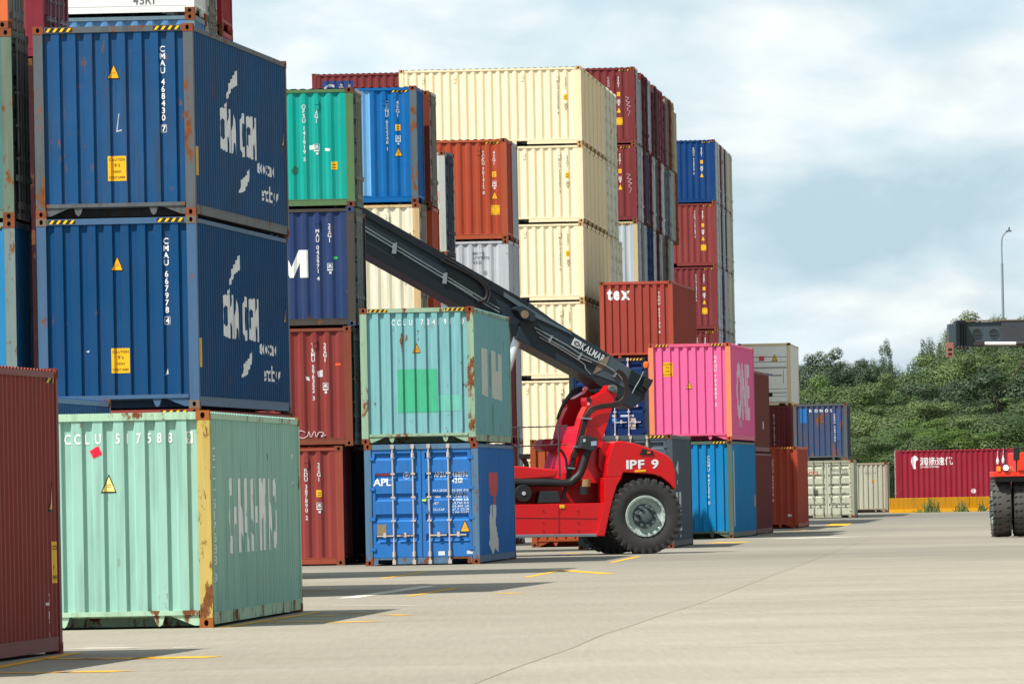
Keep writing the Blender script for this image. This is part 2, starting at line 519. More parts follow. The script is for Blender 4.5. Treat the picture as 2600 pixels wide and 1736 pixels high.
@cached
def m_door(L, H, side):
    """one leaf; side -1 = left, 1 = right as seen from outside"""
    b = MB(); y = -L / 2 + .026
    xa, xb = (-W / 2 + .158, -.008) if side < 0 else (.008, W / 2 - .158)
    z0, z1 = .172, H - .132
    for q in ((xa, xa + .07, z0, z1), (xb - .07, xb, z0, z1), (xa + .07, xb - .07, z0, .21), (xa + .07, xb - .07, H - .20, z1)):
        b.box(q[0], q[1], y, y + .05, q[2], q[3])
    pts = [(.21, .0)] + door_z(H) + [(H - .20, 0)]
    for (za, pa), (zb, pb) in zip(pts, pts[1:]):
        b.face([(xa + .07, y + pa + .002, za), (xb - .07, y + pa + .002, za), (xb - .07, y + pb + .002, zb), (xa + .07, y + pb + .002, zb)])
    # hinges
    xo = xa if side < 0 else xb
    for k in range(4):
        z = z0 + .18 + k * (z1 - z0 - .36) / 3
        b.box(xo - .05 if side < 0 else xo - .06, xo + .06 if side < 0 else xo + .05, y - .028, y - .001, z - .035, z + .035)
    # black gasket
    b.mi = 1
    g = (xb, xb + .007) if side < 0 else (xa - .007, xa)
    b.box(g[0], g[1], y + .008, y + .04, z0, z1)
    return b.mesh('door', 2)
RODX = (-.61, -.18, .16, .58)
@cached
def m_rod(L, H, k):
    b = MB(); x = RODX[k]; y = -L / 2 - .016
    b.cyl((x, y, .07), (x, y, H - .05), .017, 8)
    for z in (.07, H - .06): b.box(x - .035, x + .035, y - .02, y + .024, z - .045, z + .045)
    for z in (.24, H - .25): b.cyl((x, y, z - .055), (x, y, z + .055), .034, 8)
    for z in (.95, 1.45, 1.95): b.box(x - .045, x + .045, y - .022, y + .03, z - .02, z + .02)
    hd = -1 if k in (0, 2) else 1
    if k in (0, 3): hd = -1 if k == 0 else 1
    if k == 1: hd = -1
    if k == 2: hd = 1
    b.box(min(x, x + hd * .36), max(x, x + hd * .36), y - .03, y - .012, .62, .65)
    b.box(min(x + hd * .16, x + hd * .22), max(x + hd * .16, x + hd * .22), y - .036, y + .03, .60, .70)
    return b.mesh('lock_rod')
@cached
def m_vent():
    b = MB(); b.box(-.012, .004, -.045, .045, -.11, .11); b.box(-.02, -.012, -.045, .045, .0, .10)
    return b.mesh('vent')
@cached
def m_reefer_unit(L, H):
    b = MB(); y = -L / 2 + .04; x = W / 2 - .16
    b.box(-x, x, y, y + .05, .18, H - .12)
    for z0, z1, d in ((H - .62, H - .16, .02), (H - .85, H - .66, .012), (H - 1.1, H - .89, .02), (1.02, 1.70, .02), (.62, .74, .03), (.2, .42, .02)):
        b.box(-x + .05, x - .05, y - d, y, z0, z1)
    b.mi = 1
    for zz in (H - .64, H - .87, H - 1.12, 1.74, 1.36, .78, .60, .43): b.box(-x + .04, x - .04, y - .008, y - .002, zz - .008, zz + .008)
    b.box(.86, .88, y - .024, y - .0205, 1.04, 1.68)
    b.box(-.75, -.25, y - .026, y - .021, 1.15, 1.6); b.box(-.9, .35, y - .004, y - .001, .44, .60); b.box(.3, .8, y - .026, y - .021, 1.38, 1.42)
    b.mi = 0
    b.cyl((-.55, y - .03, .52), (.0, y - .03, .52), .075, 12)
    return b.mesh('refrigeration_unit', 2)

DARK = plain('0c0d0f', .9, 0, 0)
HAZY = plain('ffc400', .5, 0, .05)
HAZK = plain('15120f', .6, 0, 0)

class Box:
    def __init__(s, root, L, H, nk, fk, mode): s.root, s.L, s.H, s.nk, s.fk, s.mode = root, L, H, nk, fk, mode
    def put(s, face, g, mat, name, s0=0, t0=0, off=.004, label=None, parent=None):
        """drape 2D shapes over a face; s0,t0 shift; s from the face's left edge, t = height above base"""
        V, Fc, _ = g; L, H = s.L, s.H
        if not V: return None
        bm = bmesh.new()
        vs = [bm.verts.new((a + s0, b + t0, 0)) for a, b in V]
        for f in Fc:
            try: bm.faces.new([vs[q] for q in f])
            except ValueError: pass
        isdoor = face == 'near' and s.nk == 'd'
        lo = min(v.co.x for v in bm.verts); hi = max(v.co.x for v in bm.verts)
        if face == 'near' and s.nk == 'w': br = [(x + W / 2) for x in end_breaks()]
        elif face in ('right', 'left'): br = [(y + L / 2) for y in side_breaks(L)] if not getattr(s, 'flat', False) else []
        else: br = []
        for x in br:
            if lo < x < hi:
                bmesh.ops.bisect_plane(bm, geom=bm.verts[:] + bm.edges[:] + bm.faces[:], plane_co=(x, 0, 0), plane_no=(1, 0, 0))
        if isdoor:
            for z, _p in door_z(H):
                bmesh.ops.bisect_plane(bm, geom=bm.verts[:] + bm.edges[:] + bm.faces[:], plane_co=(0, z, 0), plane_no=(0, 1, 0))
        # small shrink avoids sampling exactly on a flank edge
        for v in bm.verts:
            a, t = v.co.x, v.co.y
            if face == 'near':
                x = a - W / 2
                if s.nk == 'w': y = -L / 2 + INS + pend(x)
                elif s.nk == 'd': y = -L / 2 + .026 + pdoor(t, H)
                else: y = -L / 2 + .02
                v.co = (x, y - off, t)
            elif face == 'head': v.co = (a - W / 2, -L / 2 + .010 - off, t)
            elif face == 'right':
                y = a - L / 2; p = 0 if getattr(s, 'flat', False) else pside(y, L)
                v.co = (W / 2 - INS - p + off, y, t)
            elif face == 'left':
                y = L / 2 - a; p = 0 if getattr(s, 'flat', False) else pside(y, L)
                v.co = (-(W / 2 - INS - p + off), y, t)
            elif face == 'railleft': v.co = (-(W / 2 - .012 + off), L / 2 - a, t)
        me = bpy.data.meshes.new(name); bm.to_mesh(me); bm.free()
        o = obj(name, me, [mat], parent or s.root)
        if label: o['label'] = label
        return o
    def hazard(s, face='head'):
        H = s.H; K1, Y1 = [], []
        wid = W if face == 'head' else s.L
        rng = [(.19, .60), (W - .60, W - .19)] if face == 'head' else [(wid - .62, wid - .20)]
        zb, zt = (H - .092, H - .028) if face == 'head' else (H - .155, H - .095)
        for a, b in rng:
            K1.append(rect(a, zb, b, zt))
            n = 4; w = (b - a) / n
            for k in range(n):
                x = a + k * w
                Y1.append([(x + .012, zb + .004), (x + w * .5, zb + .004), (x + w * .92, zt - .004), (x + w * .5, zt - .004)])
        f = 'head' if face == 'head' else face
        for q, kk in enumerate(K1):
            o = s.put(f, poly2d(kk), HAZK, 'hazard_stripes', off=.003)
            s.put(f, poly2d(*Y1[q * 4:q * 4 + 4]), HAZY, 'stripe', off=.005, parent=o)
    def triangle(s, face, cs, ct, w=.2, col='f5b301'):
        h = w * 1.18
        o = s.put(face, poly2d([(cs - w / 2, ct - h / 2), (cs + w / 2, ct - h / 2), (cs, ct + h / 2)]), HAZK, 'warning_label', off=.004)
        k = .80; s.put(face, poly2d([(cs - w / 2 * k, ct - h / 2 * .86), (cs + w / 2 * k, ct - h / 2 * .86), (cs, ct + h / 2 * .74)]), plain(col, .5, 0, .05), 'symbol', off=.006, parent=o)
        for q in (-.02, -.045): s.put(face, poly2d(rect(cs - w * .14, ct + q * w * 5, cs + w * .14, ct + q * w * 5 + .008)), plain('a07010', .6, 0, 0), 'print', off=.007, parent=o)
        return o
    def caution(s, face, s0, t0, w=.27, h=.36, full=True, col='f7b900'):
        o = s.put(face, poly2d(rect(s0, t0, s0 + w, t0 + h)), plain(col, .5, 0, .05), 'height_label', off=.004)
        if full:
            gs = []
            for k, (tx, f) in enumerate((("CAUTION", .15), ("9'6", .19), ("HIGH", .13), ("CONTAINER", .13))):
                g = text2d(tx, h * f * .72, 1.0, .12); sc = min(1.0, w * .88 / max(g[2], .01)); g = text2d(tx, h * f * .72, sc, .12)
                gs.append(shift(g, s0 + (w - g[2]) / 2, t0 + h * (.80 - .235 * k)))
            s.put(face, join(*gs), plain('3a2a05', .7, 0, 0), 'print', off=.006, parent=o)
        else:
            s.put(face, poly2d(*[rect(s0 + w * .2, t0 + h * q, s0 + w * .8, t0 + h * (q + .13)) for q in (.2, .55)]), plain('7a5a05', .7, 0, 0), 'print', off=.006, parent=o)
        return o
    def num(s, face, txt, s0, t0, h=.1, col='dcdcdc', pitch=None, sx=.95):
        return s.put(face, vtext2d(txt, h, pitch, sx), plain(col, .6, 0, .08), 'registration_lettering', s0, t0)
    def word(s, face, txt, s0, t0, h, col='dcdcdc', sx=1.0, gap=.12, mono=False, name='lettering', fit=None, bold=False):
        if fit: sx = fit / text2d(txt, h, 1.0, gap, False, bold)[2]
        return s.put(face, text2d(txt, h, sx, gap, mono, bold), plain(col, .6, 0, .08), name, s0, t0)
    def marks(s, reg, code, col='d8d8d8', tri=True, big=False, yel=True, face='left', r=0.0, regx=.75, codex=.47):
        """the usual block of numbers and stickers at the right of the side facing the camera"""
        R_ = s.L if face == 'left' else W; T = s.H
        s.num(face, reg, R_ - regx - r, T - .36, .088, col, .102)
        s.num(face, code, R_ - codex - r, T - .36, .088, col, .105)
        c = R_ - codex - r
        if yel: s.caution(face, c - .06, T - 1.10, .12, .15, False)
        g = join(poly2d(rect(c - .06, T - 1.38, c - .05, T - 1.22), rect(c + .05, T - 1.38, c + .06, T - 1.22), rect(c - .05, T - 1.23, c + .05, T - 1.22),
                        rect(c - .05, T - 1.32, c + .05, T - 1.30), rect(c - .03, T - 1.29, c + .03, T - 1.25), rect(c - .05, T - 1.38, c + .05, T - 1.35), rect(c - .02, T - 1.45, c + .03, T - 1.40)))
        s.put(face, g, plain(col, .6, 0, .05), 'capacity_label')
        if tri: s.triangle(face, c, T - 1.62, .2)
        if big: s.caution(face, c - .11, T - 2.18, .25, .27)

def container(label, px, py, d, yaw, L, H, z, col, mode='end', nk='w', fk='d', anchor='nr', frame=None, cast=None, rust=.12, dirt=.35,
              hazard=None, group=None, wallk='side', doorcol=None, rods='9a948a', castings=8, roofcol=None, fade=.3, name='shipping_container', fr=None, dx=0.0, endcol=None, vents=True):
    """px,py: photo position of the vertical corner edge at depth d.
       mode 'end': short end faces the camera; 'side': long side faces the camera, short end to the right."""
    P = px.copy() if isinstance(px, Vector) else at(px, py, d)
    rz = -yaw if mode == 'end' else pi / 2 - yaw
    c, s_ = cos(rz), sin(rz)
    ax = {'nr': (W / 2, -L / 2), 'fr': (W / 2, L / 2)}[anchor] if mode == 'end' else {'nr': (-W / 2, -L / 2)}['nr']
    ox = P.x + dx - (c * ax[0] - s_ * ax[1]); oy = P.y - (s_ * ax[0] + c * ax[1])
    root = thing(name, label, 'shipping container', (ox, oy, z), rz, group)
    B = Box(root, L, H, nk, fk, mode); B.flat = wallk == 'flat'
    pm = paint(col, rust, dirt, .68, fade)
    fm = paint(frame or col, (fr if fr is not None else min(.8, rust * 1.8 + .08)), dirt, .55, fade)
    cm = paint(cast, .45, .3, .7) if cast else rusty()
    sm = m_side(L, H) if wallk == 'side' else m_flat_side(L, H)
    obj('side_wall', sm, pm, root); obj('side_wall', sm, pm, root, rotz=pi)
    obj('frame', m_frame(L, H, 'w' if nk == 'w' else 'd', 'w' if fk == 'w' else 'd', 0), fm, root)
    obj('roof', m_roof(L, H), paint(roofcol or col, .1, .2, .6, .6), root)
    em = paint(endcol, rust, dirt, .68, fade) if endcol else pm
    for kd, rot in ((nk, 0.0), (fk, pi)):
        if kd == 'w': obj('end_wall', m_end(L, H), em, root, rotz=rot)
        elif kd == 'r': obj('refrigeration_unit', m_reefer_unit(L, H), [pm, DARK], root, rotz=rot)
        else:
            dm = paint(doorcol or col, rust, dirt, .68, fade); rm = paint(rods, .35, .4, .6)
            for sd in (-1, 1):
                dr = obj('door', m_door(L, H, sd), [dm, DARK], root, rotz=rot)
                for k in ((0, 1) if sd < 0 else (2, 3)):
                    obj('lock_rod', m_rod(L, H, k), rm, dr)
    cl, cr = m_cast_mirror(), m_cast()
    for zz in ((0, H - .118) if castings == 8 else (H - .118, 0)):
        obj('corner_casting', cr, [cm, DARK], root, (W / 2, -L / 2, zz)); obj('corner_casting', cl, [cm, DARK], root, (-W / 2, -L / 2, zz))
        obj('corner_casting', cr, [cm, DARK], root, (-W / 2, L / 2, zz), pi); obj('corner_casting', cl, [cm, DARK], root, (W / 2, L / 2, zz), pi)
    if mode == 'side' and vents and wallk == 'side':
        for q in (.80, 1.95, 4.2, 5.26):
            if q < L: obj('vent', m_vent(), pm, root, (-(W / 2 - INS), -L / 2 + q, H - .36))
    hz = (H == HC) if hazard is None else hazard
    if hz: B.hazard('head') if mode == 'end' else B.hazard('left')
    return B
# ------------------------------------------------------------------ the stacks
YG = .0637
def back(P, yaw, n): return P + Vector((sin(yaw), cos(yaw), 0)) * n
NAVY, NAVY2, MINT, TEAL = '1f4a80', '17406f', 'a9dcc0', '86bfc2'
BROWN, RUST, MAROON = '8a3a34', 'b5533a', '7c3436'
CREAM, WHITE, GREY = 'f6ecc4', 'e9eae6', 'b9c0c6'

# nearest, at the left edge: dark red container, long side in shade
C0 = container('dark red container at the bottom left corner, its shaded long side towards us', 162, 1657, 88.2, .094, 12.192, HC, 0, '90403a',
               anchor='fr', nk='w', fk='w', frame='84403c', rust=.05, fade=.35, cast='8a3f3a', dirt=.25)
C0.hazard('right')
C0.triangle('right', 11.72, 1.62, .30)
C0.caution('right', 11.62, .72, .36, .42)
C0.num('right', '2 5 1', 11.4, .62, .10)
C0.put('right', poly2d(rect(11.35, .36, 11.55, .44), rect(11.3, .50, 11.5, .53)), plain('dcdcdc'), 'sticker')

# mint container in front
C1 = container('pale mint container with rusty yellow corner post, lying in front below the two blue ones', 541.8, 1592, 103.3, YG, 12.192, STD, 0, '9fcdbd',
               frame='b4d8b8', rust=.14, dirt=.6, fr=.7, fade=.45, fk='d', cast='a8622a')
for k, ch in enumerate('CCLU'): C1.word('near', ch, .69 + k * .124, 2.215, .118, 'f4f6f2', .68)
for k, ch in enumerate('517588'): C1.word('near', ch, 1.31 + k * .124, 2.215, .118, 'f4f6f2', .68)
C1.put('near', poly2d(rect(2.155, 2.20, 2.23, 2.345)), plain('f0f2ee'), 'check_digit_box')
C1.put('near', text2d('9', .11, .6), plain('7fb8a0', .6), 'check_digit', 2.165, 2.217, off=.007)
C1.put('near', poly2d([(.99, 2.13), (1.10, 2.19), (1.145, 2.09), (1.035, 2.04)]), plain('ff0038', .5), 'red_sticker')
C1.triangle('near', 1.215, 1.74, .19, 'ffe98a')
C1.word('right', 'CHINA SHIPPING', 2.43, .92, .83, 'fafaf6', fit=6.4, gap=.12, bold=True)
mb = MB(); mb.box(W / 2 - .152, W / 2 - .001, -6.096 + .001, -6.096 + .166, .119, STD - .119)
mb.build('corner_post', paint('cdb362', .62, .6, .6, .5), C1.root)
C1.num('right', 'CCLU 517588 9', .75, 2.15, .11, 'e6e8e2', .135)
C1.num('right', '7 L', 11.3, 2.1, .13, 'e6e8e2')
C1b = container('blue container of which a strip shows between the dark red and the mint one', 282, 1013, 117, .067, 12.192, HC, 0, '2d5f97',
                anchor='fr', nk='w', fk='w', frame='5b7da6', rust=.03)

# blue pair behind the mint one
P2 = at(497.6, 549, 130.5); P2.z = 0
Bq = container('brown container under the two blue ones, behind the mint one', P2, 0, 0, .09, 12.192, HC, 0, '93413b', nk='w', fk='w')
C2 = container('blue high container with number ending 978 4, resting on the brown one', P2, 0, 0, .088, 12.192, HC, HC, '0a4878',
               frame='4a6a8c', rust=.10, dirt=.4, fr=.25, fade=.25, fk='d', cast='7d6a5a')
C3 = container('blue high container with number ending 430 7 and rusty posts, topmost of its stack', P2, 0, 0, .09, 12.192, HC, 2 * HC, '1c5282',
               frame='5f6468', rust=.20, dirt=.95, fr=.55, fade=.5, fk='d', cast='8c4a30')
for C_, reg, dg, ofs in ((C2, 'CMAU 667978', '4', 0), (C3, 'CMAU 468430', '7', 0)):
    C_.num('near', reg, 1.965, 2.566, .088, 'f2f3f2', .108, .95)
    C_.put('near', poly2d(rect(1.925, 1.262, 2.01, 1.268), rect(1.925, 1.376, 2.01, 1.382), rect(1.925, 1.262, 1.931, 1.382), rect(2.004, 1.262, 2.01, 1.382)), plain('f2f3f2'), 'check_digit_box')
    C_.word('near', dg, 1.94, 1.280, .085, 'f2f3f2', .95)
    C_.triangle('near', 1.22, 2.20, .20)
    C_.caution('near', 1.11, .545, .28, .375)
    # long side: swoosh above and below the letters, two small words
    wm = plain('f2f4f6', .6, 0, .06)
    C_.put('right', poly2d([(4.2, 1.90), (4.5, 2.16), (5.7, 2.48), (5.7, 2.22), (4.9, 2.12), (4.5, 1.98)], [(3.95, 1.80), (4.2, 1.90), (4.4, 1.98), (4.15, 1.80)]), wm, 'swoosh_mark')
    C_.word('right', 'CMA CGM', 3.3, 1.15, .62, 'f2f4f6', gap=.10, fit=4.7, bold=True)
    C_.put('right', poly2d([(5.7, .52), (6.3, .56), (6.9, .74), (7.1, 1.0), (6.7, .84), (5.9, .72)]), wm, 'swoosh_mark')
    C_.word('right', 'ecoscale', 8.2, .92, .25, 'f2f4f6', 1.6)
    C_.word('right', 'enology', 8.6, .50, .25, 'f2f4f6', 1.7)
    C_.put('right', poly2d(rect(.24, .62, .62, 1.06)), plain('d9a93c', .6), 'height_label')
    C_.triangle('right', 11.7, 1.62, .25)
C2.put('near', poly2d([(.72, .88), (.78, .90), (.76, .86)], [(1.92, .50), (1.96, .60), (1.97, .52)]), plain('cfd4d8'), 'scratch')
C3.put('near', poly2d([(1.28, 1.55), (1.30, 1.56), (1.26, 1.30), (1.33, 1.32), (1.33, 1.295), (1.24, 1.28)]), plain('b9bcc0'), 'scratch')
C3.put('near', poly2d([(2.28, .33), (2.33, .36), (2.32, .32)]), plain('e0e4e8'), 'scratch')

# left edge stack, long sides to the camera, door ends in shade
PL = at(32, 300, 131); PL.z = 0
container('grey container at the foot of the leftmost stack', PL, 0, 0, .05, 6.058, HC, 0, '6c7478')
container('bright blue container with rusty post, second layer at the left edge', PL, 0, 0, .05, 6.058, HC, HC, '2a86ba', mode='side', nk='w', frame='7d8f8c', rust=.2, fr=.5)
CL3 = container('weathered teal and brown container at the left edge below the orange one', PL, 0, 0, .05, 6.058, HC, 2 * HC, '4f7f80', mode='side', nk='d', frame='6f7f6e', rust=.30, fr=.4, dirt=.7, doorcol='6b5e57', hazard=False)
PL4 = PL + Vector((-.045, 0, 0))
CL4 = container('orange container with chalk scrawl at the top left corner', PL4, 0, 0, .05, 6.058, HC, 3 * HC, 'd9643c', mode='side', nk='d', frame='e0703c', rust=.25, fr=.3, doorcol='8d8d88', hazard=False)
mb = MB()
for pts in ([(5.62, 2.2), (5.75, 2.45), (5.88, 2.25), (5.72, 2.0), (5.88, 1.8), (5.78, 1.6), (5.6, 1.75)], [(5.6, 1.3), (5.85, 1.2), (5.8, .9), (5.6, .8), (5.75, .5)]):
    mb.tube([(-(W / 2 - INS) - .01, CL4.L / 2 - a, b) for a, b in pts], .012, 5)
mb.build('chalk_scrawl', plain('e8d2c4', .8), CL4.root)
PM = at(79, 40, 140); PM.z = 0
for k, (c_, lb) in enumerate((('5a2a2e', 'maroon container at the foot behind the leftmost stack'), ('3c2024', 'dark maroon container in the second layer behind the left edge stack'),
                              ('4a2428', 'dark maroon container in the third layer behind the left edge stack'), ('8c2f3c', 'maroon container with pale door bars, high up between the orange and the white one'))):
    PMk = PM if k < 3 else PM + Vector((.19, 0, 0))
    container(lb, PMk, 0, 0, .12, 6.058, HC, k * HC, c_, mode='side', nk='d', doorcol=c_, rods='a58f98', hazard=False, rust=.2)

# cross stack behind the blue pair
PT = at(494, 60, 158); PT.z = 0
for k in range(3):
    container(('green container in the lowest layer behind the blue stack', 'grey container in the second layer behind the blue stack', 'red container in the third layer behind the blue stack')[k],
              PT, 0, 0, .05, 12.192, STD, k * STD, ('2a6a4a', '777777', '8c3030')[k], mode='side', nk='w', castings=8)
container('blue container lying crosswise under the white refrigerated one, behind the blue stack', PT, 0, 0, .05, 12.192, STD, 3 * STD, '5c8cbc', mode='side', nk='w', frame='6f8794', rust=.08, cast='8a4a2c', fr=.2)
CR = container('white refrigerated container at the top edge of the picture, on the blue crosswise one', PT, 0, 0, .05, 12.192, HC, 4 * STD, 'f1f2ee', mode='side', nk='w', fk='d', wallk='flat', rust=.0, dirt=.12, hazard=False, vents=False, fade=.1)
CR.word('left', '45R1', 12.192 - (494 - 343) / 139.2 - .04, .18, .17, '6b6b6b', .8)
PT2 = back(PT, .05, 2.52)
for z, c_, lb in ((0, '888c88', 'lower grey container in the row behind the white refrigerated one'), (STD, '888c88', 'upper grey container in the row behind the white refrigerated one'),
                  (2 * STD, '8f938f', 'grey container end seen low behind the top of the blue stack'), (3 * STD, 'a9aca4', 'grey container end with door bars directly behind the blue crosswise one'), (4 * STD, 'a9aca4', 'grey container end with door bars directly behind the white refrigerated one')):
    container(lb, PT2, 0, 0, .05, 12.192, STD, z, c_, mode='side', nk='d', rods='8a8d88', doorcol='b7b9ae')
PT3 = at(564, 60, 163.6); PT3.z = 0
for k in range(5):
    container(('red container at the bottom of the last row behind the blue stack', 'red container second from the bottom of the last row behind the blue stack', 'red container in the middle of the last row behind the blue stack',
               'crimson container end standing out above the far end of the blue stack', 'crimson container end cut by the top edge, right of the white refrigerated one')[k],
              PT3, 0, 0, .05, 12.192, STD, k * STD, 'a32a33', mode='side', nk='w', rust=.02)

# green / navy / brown stack, doors to the right
def stack(specs, yaw, L, base=None):
    out = []
    for sp in specs:
        px, py, d, z, H, kw = sp
        P = at(px, py, d); P.z = z
        lb = kw.pop('label'); c_ = kw.pop('col')
        out.append(container(lb, P, 0, 0, kw.pop('yaw', yaw), kw.pop('L', L), H, z, c_, **kw))
    return out
G = stack([
    (873, 1300, 188, 0, STD, dict(label='brick red container with a yellow label, lowest of the stack under the green one', col='93403a', mode='side', nk='w', frame='a5503c', rust=.10)),
    (894, 980, 188, STD, STD, dict(label='brick red container with white scribble low on its side, under the navy one', col='8c3a36', mode='side', nk='d', frame='8a4a38', rust=.12, doorcol='3a3634', fr=.35)),
    (901, 690, 188, 2 * STD, STD, dict(label='dark navy container with big letter M, directly under the green one', col='2a3f6c', mode='side', nk='d', frame='4c4640', rust=.22, fr=.4, dirt=.6, doorcol='4a4c52', cast='3a4668')),
    (899, 400, 188, 3 * STD, STD, dict(label='green container on top of the navy one', col='08a496', mode='side', nk='d', frame='5c7a52', rust=.12, fr=.35, dirt=.4, doorcol='5f6b60', cast='6a4030')),
], .060, 6.058)
G[3].marks('OFSU 141919 5', '22G1', tri=False, yel=False, regx=1.08, codex=.81)
G[3].caution('left', 6.058 - .50, STD - 1.78, .13, .17, False)
G[3].put('left', poly2d([(5.08, 1.34), (5.20, 1.36), (5.19, 1.26), (5.09, 1.24)], [(5.42, 1.28), (5.54, 1.27), (5.53, 1.21), (5.43, 1.22)]), plain('d8dcd8'), 'sticker')
G[3].put('left', poly2d([(4.68, .80), (4.76, .92), (4.84, .86), (4.82, .74), (4.72, .72)]), plain('0b6a50'), 'paint_patch')
G[2].word('left', 'CG', 2.8, 1.07, .60, 'eceae6', 1.3, .10); G[2].put('left', poly2d([(4.33, 1.07), (4.33, 1.67), (4.52, 1.67), (4.68, 1.30), (4.84, 1.67), (5.04, 1.67), (5.04, 1.07), (4.86, 1.07), (4.86, 1.40), (4.72, 1.07), (4.64, 1.07), (4.50, 1.40), (4.50, 1.07)]), plain('eceae6', .6, 0, .08), 'lettering')
G[2].marks('CMAU 045971 4', '22G1', tri=False, yel=False, regx=.80, codex=.54)
G[2].put('left', poly2d(rect(5.60, 1.46, 5.68, 1.51)), plain('27c24a'), 'sticker')
G[1].marks('TEMU 596352 3', '22G1', tri=False, yel=False, regx=.84, codex=.58)
G[1].put('left', poly2d([(5.30, 1.62), (5.42, 1.66), (5.42, 1.50), (5.32, 1.50)], [(5.05, 1.52), (5.12, 1.50), (5.14, 1.42), (5.06, 1.44)]), plain('dcd6d2'), 'sticker')
G[1].put('left', poly2d(rect(5.70, 1.74, 5.82, 1.79)), plain('f0531c'), 'sticker')
mb = MB()
mb.tube([(-(W / 2 - INS) - .008, G[1].L / 2 - a, b) for a, b in ((5.02, .30), (4.92, .34), (4.86, .26), (4.94, .18), (5.06, .22), (5.10, .32), (5.14, .2), (5.22, .32), (5.26, .2), (5.32, .3), (5.42, .28), (5.36, .2), (5.46, .24))], .009, 5)
mb.build('chalk_scribble', plain('cfc4c4', .8), G[1].root)
G[0].marks('TRDU 387890 2', '22G1', tri=False, yel=True, regx=.81, codex=.53)
G[0].put('near', poly2d([(.2, 1.9), (.5, 1.95), (.5, 1.6), (.35, 1.5), (.3, 1.75)]), plain('9aa0aa'), 'chalk_mark')
for k, (c_, lb) in enumerate((('16202c', 'dark shaded container end on the ground behind the brick red stack'), ('22262a', 'dark shaded container end second from the ground behind the brick red stack'), ('24282c', 'dark shaded container end level with the navy one, in the row behind'))):  # near-black colours put the shade of the narrow gap into the paint
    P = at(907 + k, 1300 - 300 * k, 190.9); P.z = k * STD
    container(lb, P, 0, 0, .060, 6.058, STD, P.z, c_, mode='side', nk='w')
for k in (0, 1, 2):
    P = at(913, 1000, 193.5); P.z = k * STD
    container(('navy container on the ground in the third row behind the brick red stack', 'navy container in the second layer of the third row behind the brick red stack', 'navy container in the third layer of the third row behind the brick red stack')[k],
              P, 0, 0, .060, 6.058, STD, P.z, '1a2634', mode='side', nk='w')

# teal on blue, ends to the camera
PA = at(1219, 1432, 184.5); PA.z = 0
A1 = container('mid blue container with locking rods on its doors, under the rusty teal one', PA, 0, 0, YG, 12.192, STD, 0, '2f78c4', nk='d', fk='w', frame='5b7f9e', rust=.12, dirt=.5, fr=.45, rods='cfc0b2', cast='8a4a2e')
A2 = container('rusty teal container with a green patch, on top of the blue one with locking rods', PA + Vector((-.04, 0, 0)), 0, 0, YG, 12.192, HC, STD, '82bcc0', nk='w', fk='d', frame='9dbca0', rust=.34, dirt=.45, fr=.7, fade=.35, cast='8a4a2e', hazard=True)
A1.word('near', 'APL', .185, 1.705, .155, 'f2f4f6', fit=.39, gap=.02)
A1.put('near', poly2d([(.205, 1.96), (.225, 1.93), (.52, 1.915), (.575, 1.96)]), plain('e04a3c'), 'logo_mark')
g1 = []; 
for r0, r1 in ((.062, .074),):
    for k in range(16):
        a0, a1 = 2 * pi * k / 16, 2 * pi * (k + 1) / 16
        g1.append([(.90 + r0 * cos(a0), 1.91 + r0 * sin(a0)), (.90 + r1 * cos(a0), 1.91 + r1 * sin(a0)), (.90 + r1 * cos(a1), 1.91 + r1 * sin(a1)), (.90 + r0 * cos(a1), 1.91 + r0 * sin(a1))])
g1.append([(.86, 1.93), (.89, 1.88), (.95, 1.92), (.91, 1.95)])
A1.put('near', poly2d(*g1), plain('cfe0f0'), 'seal_logo')
A1.word('near', 'APZU', 1.49, 1.87, .105, 'eef1f4', fit=.25); A1.word('near', '468196', 1.87, 1.87, .105, 'eef1f4', fit=.34); A1.word('near', '1', 2.275, 1.87, .105, 'eef1f4', .6)
A1.word('near', '42G1', 1.87, 1.735, .105, 'eef1f4', fit=.22)
for k, (a, b) in enumerate((('MAX GROSS', '32,500 KG'), ('', '71,650 LB'), ('TARE', '3,740 KG'), ('', '8,250 LB'), ('NET', '28,760 KG'), ('', '63,400 LB'), ('CU.CAP', '67.7 CU.M'), ('', '2,390 CU.FT'))):
    if a: A1.word('near', a, 1.46, 1.56 - k * .068, .046, 'e2e8ee', fit=min(.3, .04 * len(a)))
    A1.word('near', b, 1.87, 1.56 - k * .068, .046, 'e2e8ee', fit=.35)
A1.triangle('near', 2.13, .82, .23, 'f0b23c')
A1.put('near', poly2d(rect(.26, .62, .45, .88)), plain('8d7d5c'), 'brown_sticker')
A1.put('near', poly2d(rect(1.55, .20, 1.69, .29), rect(2.16, .22, 2.30, .29)), plain('d5dbe0'), 'sticker')
A1.put('near', poly2d([(1.22, 1.40), (1.25, 1.46), (1.29, 1.47), (1.32, 1.42), (1.30, 1.35), (1.24, 1.36)]), plain('a4e010'), 'green_tag', off=.03)
A1.put('right', poly2d([(3.6, 1.95), (6.6, 1.95), (6.6, 1.70), (6.2, 1.45), (5.6, 1.42), (5.6, 1.25), (5.2, 1.25), (5.2, 1.42), (4.2, 1.45), (3.6, 1.75)]), plain('d03448'), 'eagle_logo')
A1.put('right', poly2d([(3.5, .38), (3.9, 1.2), (4.5, 1.26), (4.7, .9), (4.9, 1.25), (5.9, 1.24), (5.7, .8), (6.4, .5), (6.4, .2), (5.4, .3), (4.6, .16)]), plain('dcdcd4'), 'letter_remains')
for k, ch in enumerate('CCLU'): A2.word('near', ch, .68 + k * .126, 2.52, .118, 'f0f4f4', .68)
for k, ch in enumerate('734191'): A2.word('near', ch, 1.31 + k * .124, 2.52, .118, 'f0f4f4', .68)
A2.word('near', '0', 2.17, 2.52, .118, 'f0f4f4', .68)
